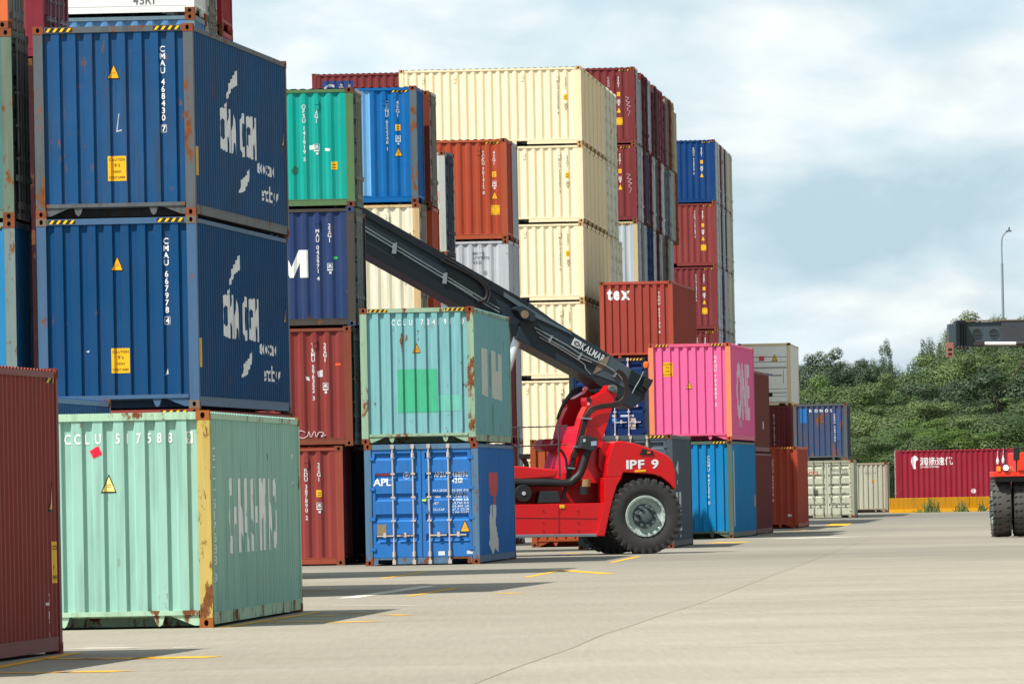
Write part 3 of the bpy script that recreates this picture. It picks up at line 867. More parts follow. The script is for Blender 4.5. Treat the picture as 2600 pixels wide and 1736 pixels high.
A2.triangle('near', 1.21, 2.03, .18, 'd99a28')
A2.put('near', poly2d(rect(.786, .66, 1.636, 1.58)), plain('46b48a', .5, 0, .08), 'green_paint_patch')
A2.put('near', poly2d(rect(1.64, .68, 2.14, 1.02)), plain('6fbfae', .5, 0, .08), 'green_paint_patch')
A2.put('right', poly2d([(2.5, 1.05), (4.6, 1.0), (4.6, 2.05), (2.5, 2.05)], [(6.0, 1.0), (9.2, .96), (9.2, 1.98), (8.2, 2.0), (8.2, 1.6), (7.2, 1.6), (7.2, 2.02), (6.0, 2.05)]), plain('cfd2c6'), 'letter_remains')
A2.put('right', poly2d([(5.9, .9), (6.6, .7), (6.5, .3), (6.1, .1), (5.7, .5)], [(5.0, 1.9), (5.6, 2.0), (5.5, 1.2), (5.1, 1.3)]), plain('4f9a86'), 'green_paint_patch')
A2.num('right', 'CCLU 734191 0', .95, 2.45, .09, 'd5d8d0', .17)

# bright blue stack and rows behind the boom
PCs = at(1059, 370, 214); PCs.z = 0
for k in (0, 1):
    container(('red container on the ground under the cream one behind the boom', 'blue container second from the ground under the cream one behind the boom')[k], PCs, 0, 0, YG, 12.192, HC, k * HC, ('8c3030', '2a5a96')[k], mode='side', nk='w')
D1 = container('dirty cream container with rusty post, seen above and below the dark boom', PCs + Vector((.02, 0, 0)), 0, 0, YG, 12.192, HC, 2 * HC, 'efe8cc', mode='side', nk='d', frame='d8b888', rust=.22, dirt=.6, fr=.5, doorcol='b9bab4', hazard=False)
D2 = container('bright blue container with light blue bands, on top of the dirty cream one', PCs, 0, 0, YG, 12.192, HC, 3 * HC, '0064a8', mode='side', nk='w', frame='0064a8', rust=.08, fr=.08, cast='7a4030', dirt=.3)
obj('corner_post', (lambda b: (b.box(-W / 2 - .002, -W / 2 + .16, -6.096 + .002, -6.096 + .165, .118, HC - .118), b.mesh('corner_post'))[1])(MB()), paint('5d6a70', .6, .5), D2.root)
D2.marks('CSNU 652348 1', '45G1', 'dfe3e6', regx=.74, codex=.47)
D2.put('left', poly2d(rect(12.192 - 1.44, .2, 12.192 - 1.16, 2.79)), plain('6aa8d8', .5, 0, .06), 'light_band')
D2.put('left', poly2d(rect(12.192 - 2.75, 1.9, 12.192 - 1.44, 2.79)), plain('4a94b4', .5, 0, .06), 'light_band')
PR = at(1092, 400, 216.8); PR.z = 0
for k in range(2):
    container(('rust coloured container on the ground in the row behind the bright blue one', 'rust coloured container in the second layer behind the bright blue one')[k], PR, 0, 0, YG, 12.192, HC, k * HC, '8c4030', mode='side', nk='w')
container('orange red container end beside the dirty cream one, above the teal container', PR + Vector((.03, 0, 0)), 0, 0, YG, 12.192, HC, 2 * HC, 'bc5438', mode='side', nk='w', hazard=False)
container('rust brown container with grey doors, directly behind the bright blue one', PR, 0, 0, YG, 12.192, HC, 3 * HC, '7c3424', mode='side', nk='d', frame='7c3424', doorcol='8f8f92', hazard=False, fr=.3)
PG = at(1131, 500, 240); PG.z = 0
for k, (z, H_) in enumerate(((0, HC), (HC, STD), (HC + STD, STD))):
    container(('grey container on the ground left of the rust orange stack', 'grey container second from the ground left of the rust orange stack', 'grey container third from the ground left of the rust orange stack')[k], PG, 0, 0, .10, 12.192, H_, z, '808488', mode='side', nk='w')
DG = container('pale grey container with red mark and dark blue doors, left of the rust orange one', PG, 0, 0, .10, 12.192, HC, HC + 2 * STD, 'c4c8c0', mode='side', nk='d', doorcol='44566a', frame='b4b8b0', hazard=False, rods='55606c')
DG.put('left', poly2d(rect(12.192 - .20, 1.65, 12.192 - .12, 1.78), rect(12.192 - .19, 1.45, 12.192 - .11, 1.6)), plain('d87a78'), 'red_mark')

PK = at(1288, 480, 247); PK.z = 0
for k in (0, 1):
    container(('brown container on the ground below the grey one with three lines of text', 'brown container second from the ground below the grey one with three lines of text')[k], PK, 0, 0, YG, 12.192, HC, k * HC, '7a3a34', mode='side', nk='w')
E1 = container('silver grey container with three lines of dark text, under the rust orange one', PK, 0, 0, YG, 12.192, HC, 2 * HC, 'c3c9d0', mode='side', nk='w', rust=.06, dirt=.4, hazard=False)
E2 = container('rust orange container with yellow labels, on top of the silver grey one', PK, 0, 0, YG, 12.192, HC, 3 * HC, 'b04a30', mode='side', nk='w', frame='b4583a', rust=.10, fr=.2)
E2.marks('TCKU 701412 8', '45G1', 'e0d8d4', big=True, regx=.68, codex=.37)
for k, t_ in enumerate(('MRSU', '379 9710', '45G1')): E1.word('left', t_, 12.192 - 1.03, HC - .42 - k * .13, .085, '6f757c', 1.0, .1)
E1.put('left', poly2d(rect(12.192 - .72, 1.9, 12.192 - .62, 2.02)), plain('8f959c'), 'capacity_label')
PK2 = back(PK, YG, 2.52)
for k in range(4):
    container(('pale container on the ground in the row behind the rust orange one', 'pale container second from the ground in the row behind the rust orange one', 'pale grey container end behind the silver grey one', 'pale blue grey container end behind the rust orange one')[k],
              PK2, 0, 0, YG, 12.192, HC, k * HC, 'b9c2ca', mode='side', nk='w', hazard=False)

# cream wall of containers
xs6 = [1476.5, 1480, 1483.5, 1486, 1489, 1445]
names6 = ['top', 'second', 'third', 'fourth', 'fifth', 'lowest']
ord_ = ['first', 'second', 'third', 'fourth', 'fifth', 'sixth', 'seventh', 'eighth', 'ninth', 'tenth', 'eleventh', 'twelfth', 'thirteenth', 'fourteenth']
for lv in range(6):
    zt = 5 - lv
    P = at(xs6[lv], 262 + 198 * lv, 287); P.z = zt * STD
    P.x += (0, .012, -.015, .01, -.01, 0)[lv]
    H1 = container('cream container facing us in the %s layer of the cream stack, counted from the top' % names6[lv], P, 0, 0, YG, 6.058, STD, P.z, 'ffedc4', mode='side', nk='w', frame='fbe8be',
                   rust=.02, fr=.04, dirt=.12, fade=.15, cast='c8a070', roofcol='fffbe6', group='cream containers of the tall stack')
    H1.marks(('TRLU 722269 4', 'TRLU 720985 2', 'TRLU 719652 0', 'TRLU 726514 0', 'TRLU 723377 1', 'TRLU 728106 5')[lv], '22G1', '9a9474', tri=False, yel=False, regx=.78, codex=.52)
    H1.caution('left', 6.058 - .60, STD - 1.12, .13, .19, False)
    H1.put('left', poly2d(rect(6.058 - 2.14, .045, 6.058 - 1.86, .13)), DARK, 'fork_pocket', off=-.01)
    nrow = (9, 9, 10, 10, 3, 0)[lv]
    P0 = at(xs6[lv] + (0 if lv else 0), 262 + 198 * lv, 287); P0.z = P.z
    for r in range(1, nrow):
        grid = r >= (6 if lv < 2 else 7)
        container('cream container, %s row back in the %s layer of the cream stack' % (ord_[r], names6[lv]), back(P0, YG, 2.50 * r), 0, 0, YG, 6.058, STD, P.z,
                  'ffedc4' if not grid else 'e6e8dc', mode='side', nk='d' if grid else 'w', frame='fbe8be' if not grid else 'f0ecd6', rust=.03, fr=.10, dirt=.15, doorcol='e2e4d8', rods='f0ecd6',
                  cast='b08c5c', roofcol='fff6d8', group='cream containers of the tall stack', vents=False)
# tall mixed block behind the cream wall
PX = at(1612.5, 262, 326)
rowsA = ['a9b0ba', '6f2f36', '5a3a44', 'b4b9c2', '6f2f36', '5a3a44', '6f2f36', '8c4a56', '7a4a58', '8a8070', '7c4428', 'b8a488', 'c4bc9c', '3e6a92']
rowsB = ['c4cace', '6a2c34', '2c4266', '6a2c34', 'c9ced2', '5a5864', '6a2c34', 'd5dadd', '6a6c74', '70777f', 'b4c0c6', 'b4a890', '8a5a4c']
rowsC = ['8c939b', 'a8b4c0', '24426c', '24426c', 'c0c6cc', '5a2a34', 'b9c4cc', '6a5a58', '5a4c40', 'a9aca4', 'b5bcc0', '9aa4a4']
cn = {'a9b0ba': 'grey', '6f2f36': 'maroon', 'b4b9c2': 'silver', '5a3a44': 'dark plum', '3a4a6a': 'slate blue', 'c3c8ce': 'pale grey', '8c4a56': 'dusty red', '7a4a58': 'plum', '8a8070': 'taupe', '7c4428': 'rust brown',
      'b8a488': 'tan', 'c4bc9c': 'beige', '3e6a92': 'blue', 'c4cace': 'pale grey', '6a2c34': 'maroon', 'b9bec4': 'silver', '2c4266': 'navy', 'c9ced2': 'pale grey', '5a5864': 'slate', 'd5dadd': 'white', '6a6c74': 'dark grey',
      '70777f': 'slate grey', 'b4c0c6': 'pale blue grey', 'b4a890': 'tan', '8a5a4c': 'rusty pink', '8c939b': 'grey', 'a8b4c0': 'pale grey', '24426c': 'navy', 'c0c6cc': 'silver', '5a2a34': 'maroon', 'b9c4cc': 'pale grey',
      '6a5a58': 'brown grey', '5a4c40': 'dark brown', 'a9aca4': 'grey', 'b5bcc0': 'pale grey', '9aa4a4': 'grey green'}
FA = []
for lv, (front, lab) in enumerate((('7c3436', 'long maroon container with a blue logo panel, topmost behind the cream stack'), ('7c3436', 'long maroon container second from the top behind the cream stack'),
                                   ('b4bcc2', 'long pale grey container third from the top behind the cream stack'), ('7a4a48', 'long brown container fourth from the top behind the cream stack'),
                                   ('5a6a7a', 'slate container fifth from the top behind the cream stack'), ('7c3436', 'maroon container on the ground behind the cream stack'))):
    P = PX.copy(); P.z = (5 - lv) * HC
    f = container(lab, P, 0, 0, YG, 12.192, HC, P.z, front, mode='side', nk='d', frame=front if lv != 2 else 'c9b890', doorcol=('7c3436', '7c3436', 'a9b0ba', '8c939b', '8c939b', '8c939b')[lv], rust=.05, rods='c4c8cc', hazard=lv < 3, fr=.1)
    FA.append(f)
    rows = (rowsA, rowsB, rowsC, rowsC[3:] + rowsA[:3], [], [])[lv]
    lname = ('top', 'second', 'third', 'fourth')[min(lv, 3)]
    for r, c_ in enumerate(rows[:(13, 13, 11, 11, 0, 0)[lv]]):
        hh = HC if (r * 7 + lv * 3) % 4 else STD
        if lv > 0: hh = HC
        container('%s container, %s from the front in the %s layer, tall mixed block' % (cn[c_], ord_[r + 1], lname), back(P, YG, 2.50 * (r + 1)), 0, 0, YG, 12.192 if lv == 0 and r == 0 else 6.058, hh, P.z, c_,
                  mode='side', nk='w' if (r + lv) % 3 == 0 else 'd', doorcol=c_, rods=c_, hazard=False, rust=.08, fr=.2, group='container ends of the tall mixed block', vents=False)
FA[0].marks('CAXU 989274 1', '45G1', 'dcd0d0', big=True, regx=1.0, codex=.62); FA[1].marks('CAXU 987130 6', '42G1', 'dcd0d0', regx=1.0, codex=.62)
for q in (0, 1):
    mb = MB(); mb.tube([(-(W / 2 - INS) - .008, FA[q].L / 2 - 12.192 + a, b) for a, b in ((.36, 1.75), (.24, 1.72), (.34, 1.6), (.2, 1.55), (.32, 1.45), (.18, 1.40), (.3, 1.3), (.2, 1.2), (.27, 1.05))], .009, 5)
    mb.build('chalk_scribble', plain('cdb8bc', .8), FA[q].root)
FA[0].put('left', poly2d(rect(.39, 1.5, 1.57, 2.61)), plain('14306e', .5), 'logo_panel')
FA[0].put('left', poly2d([(.60, 1.95), (.75, 2.18), (.92, 2.12), (1.5, 2.32), (1.5, 2.16), (1.0, 2.0), (.9, 1.9), (.75, 1.8)]), plain('ffd21a', .5), 'logo_swirl', off=.008)
FA[0].word('left', 'CAI', .44, 2.02, .46, 'f4f4f4', .95, .06)

# blue / brown block further right
PB = at(1816, 430, 396)
colsB = [('0e3f78', 'blue container, topmost of the narrow tall stack right of the mixed block', ['c6ccd0', '6a2c34', 'b4b9c2', '5a2a34', 'd8d0a8', 'e0d8b4', 'd2cca4']),
         ('8a3c3a', 'brick red container under the blue one in the narrow tall stack', ['b4b9c2', '5a2a34', 'c0c6cc', '3a4a5a', 'e0d8b4', 'd8d0a8', 'd2cca4']),
         ('7c3436', 'maroon container third from the top of the narrow tall stack', ['b9c4cc', '24426c', '6a2c34', 'c0c6cc', 'd8d0a8', 'e0d8b4', 'c9c39c']),
         ('74302f', 'maroon container fourth from the top of the narrow tall stack, above the pink one', ['c0c6cc', '6a2c34', '24426c', 'c6ccd0', 'd8d0a8', 'd2cca4', 'e0d8b4']),
         ('6a4a48', 'brown container fifth from the top of the narrow tall stack', []), ('6a4a48', 'brown container at the foot of the narrow tall stack', [])]
cn.update({'c6ccd0': 'silver', 'd8d0a8': 'cream', 'e0d8b4': 'pale cream', 'd2cca4': 'beige', '3a4a5a': 'slate', 'c9c39c': 'khaki'})
for lv, (c_, lab, rows) in enumerate(colsB):
    P = PB.copy(); P.z = (5 - lv) * HC
    f = container(lab, P, 0, 0, YG, 6.058, HC, P.z, c_, mode='side', nk='d', doorcol='b9c0c8', rust=.05, rods='e0e4e6', fr=.1)
    if lv < 4: f.marks(('BMOU 438860 8', 'TCKU 720182 3', 'FCIU 744172 6', 'SEGU 539004 2')[lv], '45G1', 'd8dade', big=lv in (1, 2), regx=.98, codex=.62)
    for r, c2 in enumerate(rows):
        container('%s container, %s from the front in the %s layer, narrow tall stack' % (cn[c2], ord_[r + 1], ('top', 'second', 'third', 'fourth')[lv]), back(P, YG, 2.50 * (r + 1)), 0, 0, YG, 6.058, HC if r < 4 else STD + .25 if False else HC, P.z, c2,
                  mode='side', nk='w' if r % 2 else 'd', doorcol=c2, rods='d5d8da', hazard=False, rust=.06, fr=.15, group='container ends of the narrow tall stack', vents=False)

# lone ones in front of them
PXt = at(1707, 712, 287); PXt.z = 0
for k in (0, 1): container(('brown container on the ground below the brick red one with three big letters', 'brown container carrying the brick red one with three big letters')[k], PXt, 0, 0, .085, 12.192, HC, k * HC, '7a3a34')
T1 = container('brick red container with three big white letters, end on, above the boom heel', PXt, 0, 0, .085, 12.192, STD, 2 * HC, 'a4443a', nk='w', fk='d', frame='b4503c', rust=.06, fr=.10, fade=.3)
T1.flat = False
T1.word('near', 'tex', .26, 2.0, .39, 'f8f6f2', fit=.76, gap=.06, bold=True)
T1.put('near', poly2d(rect(.29, 1.80, .31, 1.80)), plain('f6f4f0'), 'serif') if False else None
T1.num('near', 'TGHU 653142 8', 1.98, 2.22, .085, 'e6e2e0', .115)
PN = at(1649, 1000, 262); PN.z = 0
container('blue container on the ground under the navy one with door bars', PN, 0, 0, YG, 12.192, HC, 0, '2a4a7a')
N1 = container('navy container with white door rods and hazard stripes, behind the heel of the boom', PN, 0, 0, YG, 12.192, STD, HC, '0a3266', nk='d', fk='w', frame='3a4048', rust=.05, rods='c9ccd0', hazard=True, fr=.12, cast='2a2a2c')
N1.put('near', poly2d(rect(1.78, .42, 2.0, .76)), plain('b4b0a2'), 'grey_sticker'); N1.put('near', poly2d(rect(1.30, .58, 1.44, .76)), plain('6ab0ee'), 'blue_sticker')
N1.word('near', 'HLBU 28', 1.55, 1.08, .10, 'dfe6ee', .9); N1.put('near', poly2d(rect(1.55, .80, 1.95, .86), rect(1.30, .80, 1.42, .86)), plain('c9d4e4'), 'sticker')
PO = at(1580, 1383, 233); PO.z = 0
O1 = container('orange brown container on the ground behind the red machine body', PO, 0, 0, YG, 6.058, HC, 0, 'b4552c', nk='w', fk='d', frame='a8502c', rust=.12, fr=.3)
PGr = at(1712, 1394, 220); PGr.z = 0
Gr = container('slate grey container with hazard stripes, directly behind the big rear wheel', PGr, 0, 0, .060, 12.192, HC, 0, '57636f', nk='d', fk='w', frame='4f5a62', rust=.08, fr=.25, rods='c9b8a4', cast='7a4632')
Gr.word('near', 'HLXU 812815 9', 1.15, 2.06, .11, 'e6eaec', .80)
Gr.put('right', poly2d([(2.4, 2.02), (4.0, 2.24), (4.0, 1.86)], rect(3.0, 1.62, 3.5, 1.72), rect(2.4, .98, 3.4, 1.42), rect(4.2, .92, 5.4, 1.42), rect(3.2, .72, 5.2, .95), rect(4.5, .42, 5.6, .5), rect(4.4, .25, 5.0, .32)), plain('d2d6da'), 'letter_remains')
PP = at(1858.5, 1123, 256.5); PP.z = 0
LB = container('light blue container with white triangle, on the ground under the pink one', PP, 0, 0, .085, 12.192, HC, 0, '1288c4', nk='w', fk='d', frame='5d6e62', rust=.10, fr=.45, dirt=.4, cast='6a4a34')
PK_ = container('bright pink container with orange posts, on the light blue one', PP, 0, 0, .085, 12.192, HC, HC, 'f870a8', nk='w', fk='d', frame='f0648c', rust=.0, fr=.03, dirt=.12, fade=.2, cast='c05a3a')
for sx in (-1, 1):
    mb = MB(); xx = sorted((sx * (W / 2 - .152), sx * (W / 2 - .001))); mb.box(xx[0], xx[1], -6.096 + .001, -6.096 + .166, .119, HC - .119)
    mb.build('corner_post', plain('fb8f66', .5, 0, .06), PK_.root)
PK_.caution('near', .42, 1.92, .30, .42); PK_.triangle('near', 1.20, 1.66, .20)
PK_.num('near', 'GAOU 709889 2', 1.98, 2.52, .095, 'f4e8ee', .125)
PK_.put('right', join(shift(text2d('ONE', 1.55, 1.35, .1, False, True), 3.2, .75)), plain('e6c8da'), 'lettering'); PK_.word('right', 'ONE', 4.3, .42, .2, 'd8a8c4', 2.2)
LB.put('near', poly2d([(.42, 2.25), (.60, 2.25), (.51, 2.48)]), plain('e8eaea'), 'white_triangle'); LB.num('near', 'CGMU 947256 0', 1.72, 2.45, .095, 'cfe0ea', .12)
LB.put('right', poly2d(rect(.9, .35, 1.15, 2.6)), plain('c9d8e0'), 'white_line'); LB.put('right', poly2d(rect(11.5, .9, 11.9, 1.25)), plain('d8a030'), 'height_label')
PBr = at(1963, 1353, 282); PBr.z = 0
b1 = container('lower brown container in the lane behind the light blue one', PBr, 0, 0, .080, 12.192, STD, 0, '76302e', anchor='fr', nk='w', fk='w', rust=.03, frame='76302e')
b2 = container('upper brown container in the lane behind the pink one', PBr + Vector((-.04, 0, 0)), 0, 0, .080, 12.192, STD, STD, '7a3c34', anchor='fr', nk='w', fk='w', rust=.03, frame='7a4038')
b2.put('right', poly2d(rect(8.2, .75, 8.6, 1.0)), plain('d8d0cc'), 'sticker')
PRu = at(2028, 1343, 306); PRu.z = 0
r1 = container('rust red container on the ground with a yellow label low on its end', PRu, 0, 0, YG, 12.192, HC, 0, 'b34b38', nk='w', fk='w', frame='b44c34', rust=.05, fr=.08)
r1.caution('near', 1.10, .52, .27, .38); r1.num('near', 'UACU 540810 8', 1.55, 2.45, .09, 'e0d8d4', .125); r1.put('near', poly2d(rect(2.06, .42, 2.2, .50)), plain('e0d8d4'), 'sticker')
PRe = at(2008, 950, 400); PRe.z = 0
container('green container on the ground under the maroon one below the refrigerated one', PRe, 0, 0, YG, 6.058, STD, 0, '4a6a5a')
m1 = container('maroon container beneath the far white refrigerated one', PRe, 0, 0, YG, 6.058, STD, STD, '7c3434', nk='w', fk='w')
m1.num('near', 'BSIU 221806 9', 1.62, 2.2, .09, 'dccccc', .12)
rf = container('far white refrigerated container with machinery end and warning label, right of the pink one', PRe, 0, 0, YG, 12.192, HC, 2 * STD, 'fffaee', nk='r', fk='d', wallk='flat', frame='f0d8a8', rust=.05, fr=.35, dirt=.05, hazard=False)
rf.triangle('near', 1.70, 2.22, .28); rf.put('near', poly2d(rect(.98, 2.08, 1.22, 2.30)), plain('d84a50'), 'red_label'); rf.put('near', poly2d(rect(1.42, 1.40, 1.58, 1.48)), plain('4a90d0'), 'blue_label')
PCr = at(2151, 1100, 393); PCr.z = 0
cr = container('slate blue container with five spaced white letters, on the pale one with red lettering', PCr, 0, 0, YG, 6.058, STD, STD, '414f70', nk='w', fk='d', frame='5a5c60', rust=.62, fr=.4, dirt=.5)
for k, ch in enumerate('RONOS'): cr.word('near', ch, .74 + k * .235, 2.20, .13, 'eceef0', 1.0)
cr.put('near', poly2d(rect(.32, 1.72, .62, 2.36)), plain('1668ac'), 'blue_square'); cr.put('near', poly2d(rect(1.98, .9, 2.08, 2.3)), plain('2452a0'), 'blue_band')
cr.num('near', 'CRXU 269102', 1.88, 2.12, .09, 'dfe2e6', .12)
mbx = container('rusty container top just showing right of the far white refrigerated one', at(2130, 1000, 412) * 1.0, 0, 0, YG, 6.058, STD, 2 * STD - .55, '6a3a34')
mbx.root.location.z = STD + .18 + .0; 
PCo = at(2170, 1320, 388); PCo.z = 0
oc = container('pale grey container with red letters on its doors, under the slate blue one', PCo, 0, 0, YG, 6.058, STD, 0, 'c6c6b0', nk='d', fk='w', frame='a8a48c', rust=.10, fr=.35, dirt=.4, rods='a4a294')
oc.word('near', 'OOCL', .20, 1.93, .17, 'e0402c', 1.05, .04)
for k, (x, y) in enumerate(((1.4, 2.1), (1.9, 2.1), (1.9, 1.95), (1.4, 1.45), (1.9, 1.45), (1.4, 1.05), (1.9, 1.05), (1.4, .6), (1.9, .6))): oc.word('near', ('OOLU', '2617', '22G1', '28', '240', '21', '27', '28', '33')[k], x, y, .1, '77776a', .9)
oc.put('near', poly2d(rect(.62, 1.02, .82, 1.28)), plain('5a5a50'), 'dark_sticker')
PGy = at(2255, 1300, 450); PGy.z = 0
gy = container('pale grey closed container end between the red lettered one and the crimson one', PGy, 0, 0, YG, 6.058, STD, 0, 'bdbca8', nk='w', fk='d', frame='a89a84', rust=.10, dirt=.5, fr=.3)
gy.put('near', poly2d(rect(1.6, 1.55, 1.75, 1.7)), plain('d0a040'), 'sticker'); gy.word('near', 'GESU 47', 1.25, 2.0, .1, '8a8a7c')
PRd = at(2574, 1200, 446)
rd = container('crimson container with white logo and four white characters, behind the yellow barrier', PRd, 0, 0, .02, 6.058, HC, .30, '9a2436', mode='side', nk='w', frame='9a2436', rust=.02, hazard=False, roofcol='c88a7a', vents=False, cast='a04a48')
rd.put('left', poly2d([(.78, 2.3), (.82, 2.5), (.98, 2.6), (1.1, 2.52), (1.16, 2.38), (1.02, 2.3), (1.0, 2.1), (1.02, 1.92), (.9, 1.9), (.84, 2.1)]), plain('eee8e8'), 'logo_mark')
rd.put('left', shift(text2d('中润扬速优通代'[1:5], .30, 1.0, .04), 1.24, 2.13), plain('eee8e8'), 'lettering'); rd.word('left', 'ZHONGRUN EXPRESS', 1.26, 1.96, .09, 'eee8e8', .68)
rd.put('left', poly2d(*[[(3.96 + .13 * cos(a * pi / 6), .72 + .13 * sin(a * pi / 6)) for a in range(12)]]), plain('dcc8cc'), 'pale_disc')
# ------------------------------------------------------------------ ground
def ground_material():
    m, nt, b = principled('concrete_yard'); L_ = nt.links
    g = nt.nodes.new('ShaderNodeNewGeometry'); v = g.outputs['Position']
    base = mix(nt, ramp(nt, noise(nt, v, .035, 5, .6, (1, .55, 1)), .36, .64), (.215, .182, .128, 1), (.305, .266, .194, 1))
    base = mix(nt, ramp(nt, noise(nt, v, .20, 6, .62, (.8, 1.0, 1)), .42, .74), base, (.37, .330, .252, 1))
    o = nt.nodes.new('ShaderNodeMath'); o.operation = 'MULTIPLY'; o.inputs[1].default_value = .55
    L_.new(ramp(nt, noise(nt, v, .5, 8, .72, (.5, .8, 1)), .48, .68), o.inputs[0])
    base = mix(nt, o.outputs[0], base, (.135, .122, .096, 1))
    sp = nt.nodes.new('ShaderNodeSeparateXYZ'); L_.new(v, sp.inputs[0])
    # slabs poured at different times meet at the joint: the left one is a little darker
    JA, JB = gnd(1201, 1736), gnd(2050, 1427); sl = (JB.x - JA.x) / (JB.y - JA.y)
    q1 = nt.nodes.new('ShaderNodeMath'); q1.operation = 'MULTIPLY_ADD'; q1.inputs[1].default_value = -sl; q1.inputs[2].default_value = -(JA.x - sl * JA.y)
    L_.new(sp.outputs['Y'], q1.inputs[0])
    q2 = nt.nodes.new('ShaderNodeMath'); q2.operation = 'ADD'; L_.new(q1.outputs[0], q2.inputs[0]); L_.new(sp.outputs['X'], q2.inputs[1])
    q3 = nt.nodes.new('ShaderNodeMapRange'); q3.inputs['From Min'].default_value = -.02; q3.inputs['From Max'].default_value = .02
    q3.inputs['To Min'].default_value = .38; q3.inputs['To Max'].default_value = 0; L_.new(q2.outputs[0], q3.inputs['Value'])
    base = mix(nt, q3.outputs[0], base, mix(nt, ramp(nt, noise(nt, v, .16, 6, .7, (.6, 1, 1)), .38, .62), (.150, .136, .106, 1), (.25, .225, .172, 1)))
    fine = noise(nt, v, 14, 3, .8)
    base = mix(nt, .30, base, mix(nt, ramp(nt, fine, .3, .7), (.12, .10, .07, 1), (.40, .35, .26, 1)))
    tr = ramp(nt, noise(nt, v, 1.0, 4, .65, (16, .35, 1)), .30, .70)
    base = mix(nt, .14, base, mix(nt, tr, (.13, .118, .092, 1), (.38, .345, .275, 1)))
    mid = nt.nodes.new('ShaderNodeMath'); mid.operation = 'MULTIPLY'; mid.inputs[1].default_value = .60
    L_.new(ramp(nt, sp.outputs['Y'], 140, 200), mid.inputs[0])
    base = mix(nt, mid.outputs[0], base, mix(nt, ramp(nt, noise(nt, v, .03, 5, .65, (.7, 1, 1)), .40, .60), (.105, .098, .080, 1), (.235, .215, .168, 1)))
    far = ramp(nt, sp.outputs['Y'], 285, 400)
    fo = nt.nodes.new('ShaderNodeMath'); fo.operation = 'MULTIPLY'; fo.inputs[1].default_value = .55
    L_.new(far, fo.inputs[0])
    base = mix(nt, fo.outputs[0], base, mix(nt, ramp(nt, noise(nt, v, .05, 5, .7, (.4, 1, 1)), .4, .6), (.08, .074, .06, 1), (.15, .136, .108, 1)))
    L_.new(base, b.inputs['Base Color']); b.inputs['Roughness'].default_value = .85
    bp = nt.nodes.new('ShaderNodeBump'); bp.inputs['Strength'].default_value = .25; bp.inputs['Distance'].default_value = .02
    L_.new(fine, bp.inputs['Height']); L_.new(bp.outputs[0], b.inputs['Normal'])
    return m
b = MB()
xs = [-1500, -300, -60, -20, 0, 20, 60, 300, 1500]; ys = [-200, 0, 60, 120, 200, 300, 480, 1000, 3000]
for x0, x1 in zip(xs, xs[1:]):
    for y0, y1 in zip(ys, ys[1:]): b.face([(x0, y0, 0), (x1, y0, 0), (x1, y1, 0), (x0, y1, 0)])
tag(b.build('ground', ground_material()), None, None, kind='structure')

YEL = paint('f2b418', 0, .5, .7, .4, 0)
WORN = paint('e0dccb', 0, .5, .8, .4, 0)
b = MB(); n_ = 0
def strip(p, q, w, z=.004):
    """painted line between two ground points, w wide across the view direction"""
    global n_
    A, B_ = gnd(*p), gnd(*q); dr = (B_ - A); dr.z = 0; nn = Vector((-dr.y, dr.x, 0)).normalized() * w / 2
    pts = [A - nn, B_ - nn, B_ + nn, A + nn]
    b.face([(p_.x, p_.y, z) for p_ in pts] if (pts[1] - pts[0]).cross(pts[2] - pts[1]).z > 0 else [(p_.x, p_.y, z) for p_ in pts[::-1]])
strip((566, 1592), (812, 1553), .12)
strip((60, 1681), (200, 1656), .13); strip((-40, 1700), (60, 1681), .13)
for p, q, w in (((148, 1673), (208, 1671), .8), ((268, 1672), (334, 1669), .8), ((420, 1671), (468, 1666), .8), ((200, 1706), (282, 1702), .6), ((0, 1708), (180, 1705), .35), ((870, 1578), (925, 1578), .7),
                ((988, 1561), (1030, 1560), .9), ((668, 1579), (840, 1577), .4), ((795, 1563), (850, 1562), .6), ((860, 1556), (955, 1555), .3)):
    strip(p, q, w)
strip((968, 1468), (1085, 1451), .12); strip((1035, 1513), (1162, 1492), .12); strip((1335, 1465), (1430, 1446), .13); strip((1552, 1427), (1622, 1412), .14)
strip((1272, 1506), (1312, 1505), .9); strip((780, 1499), (785, 1499), 1.0); strip((770, 1498), (790, 1498), 1.2); strip((1430, 1447), (1545, 1456), .3)
strip((1430, 1404), (1475, 1403), 1.6); strip((1828, 1378), (1868, 1375), 1.0); strip((1925, 1361), (1975, 1359), .5); strip((2010, 1347), (2050, 1344), .4); strip((2120, 1334), (2140, 1328), .8)
tag(b.build('yellow_ground_marking', YEL), None, None, kind='structure')
b = MB()
strip((830, 1538), (1060, 1536), .22); strip((880, 1518), (1090, 1487), .3); strip((200, 1645), (340, 1644), .35); strip((440, 1643), (495, 1642), .25); strip((1975, 1367), (2160, 1362), 1.6)
tag(b.build('white_ground_marking', WORN), None, None, kind='structure')
b = MB()   # construction joint in the concrete, slightly wandering
jp = [(1150, 1756), (1201, 1736), (1300, 1697), (1372, 1672), (1450, 1645), (1530, 1610), (1600, 1588), (1682, 1560), (1760, 1536), (1800, 1522), (1870, 1495), (1960, 1460), (2050, 1427), (2110, 1403), (2200, 1370)]
for p, q in zip(jp, jp[1:]): strip(p, q, .010)
tag(b.build('pavement_joint', plain('877f6a', .9, 0, .25, k=1)), None, None, kind='structure')

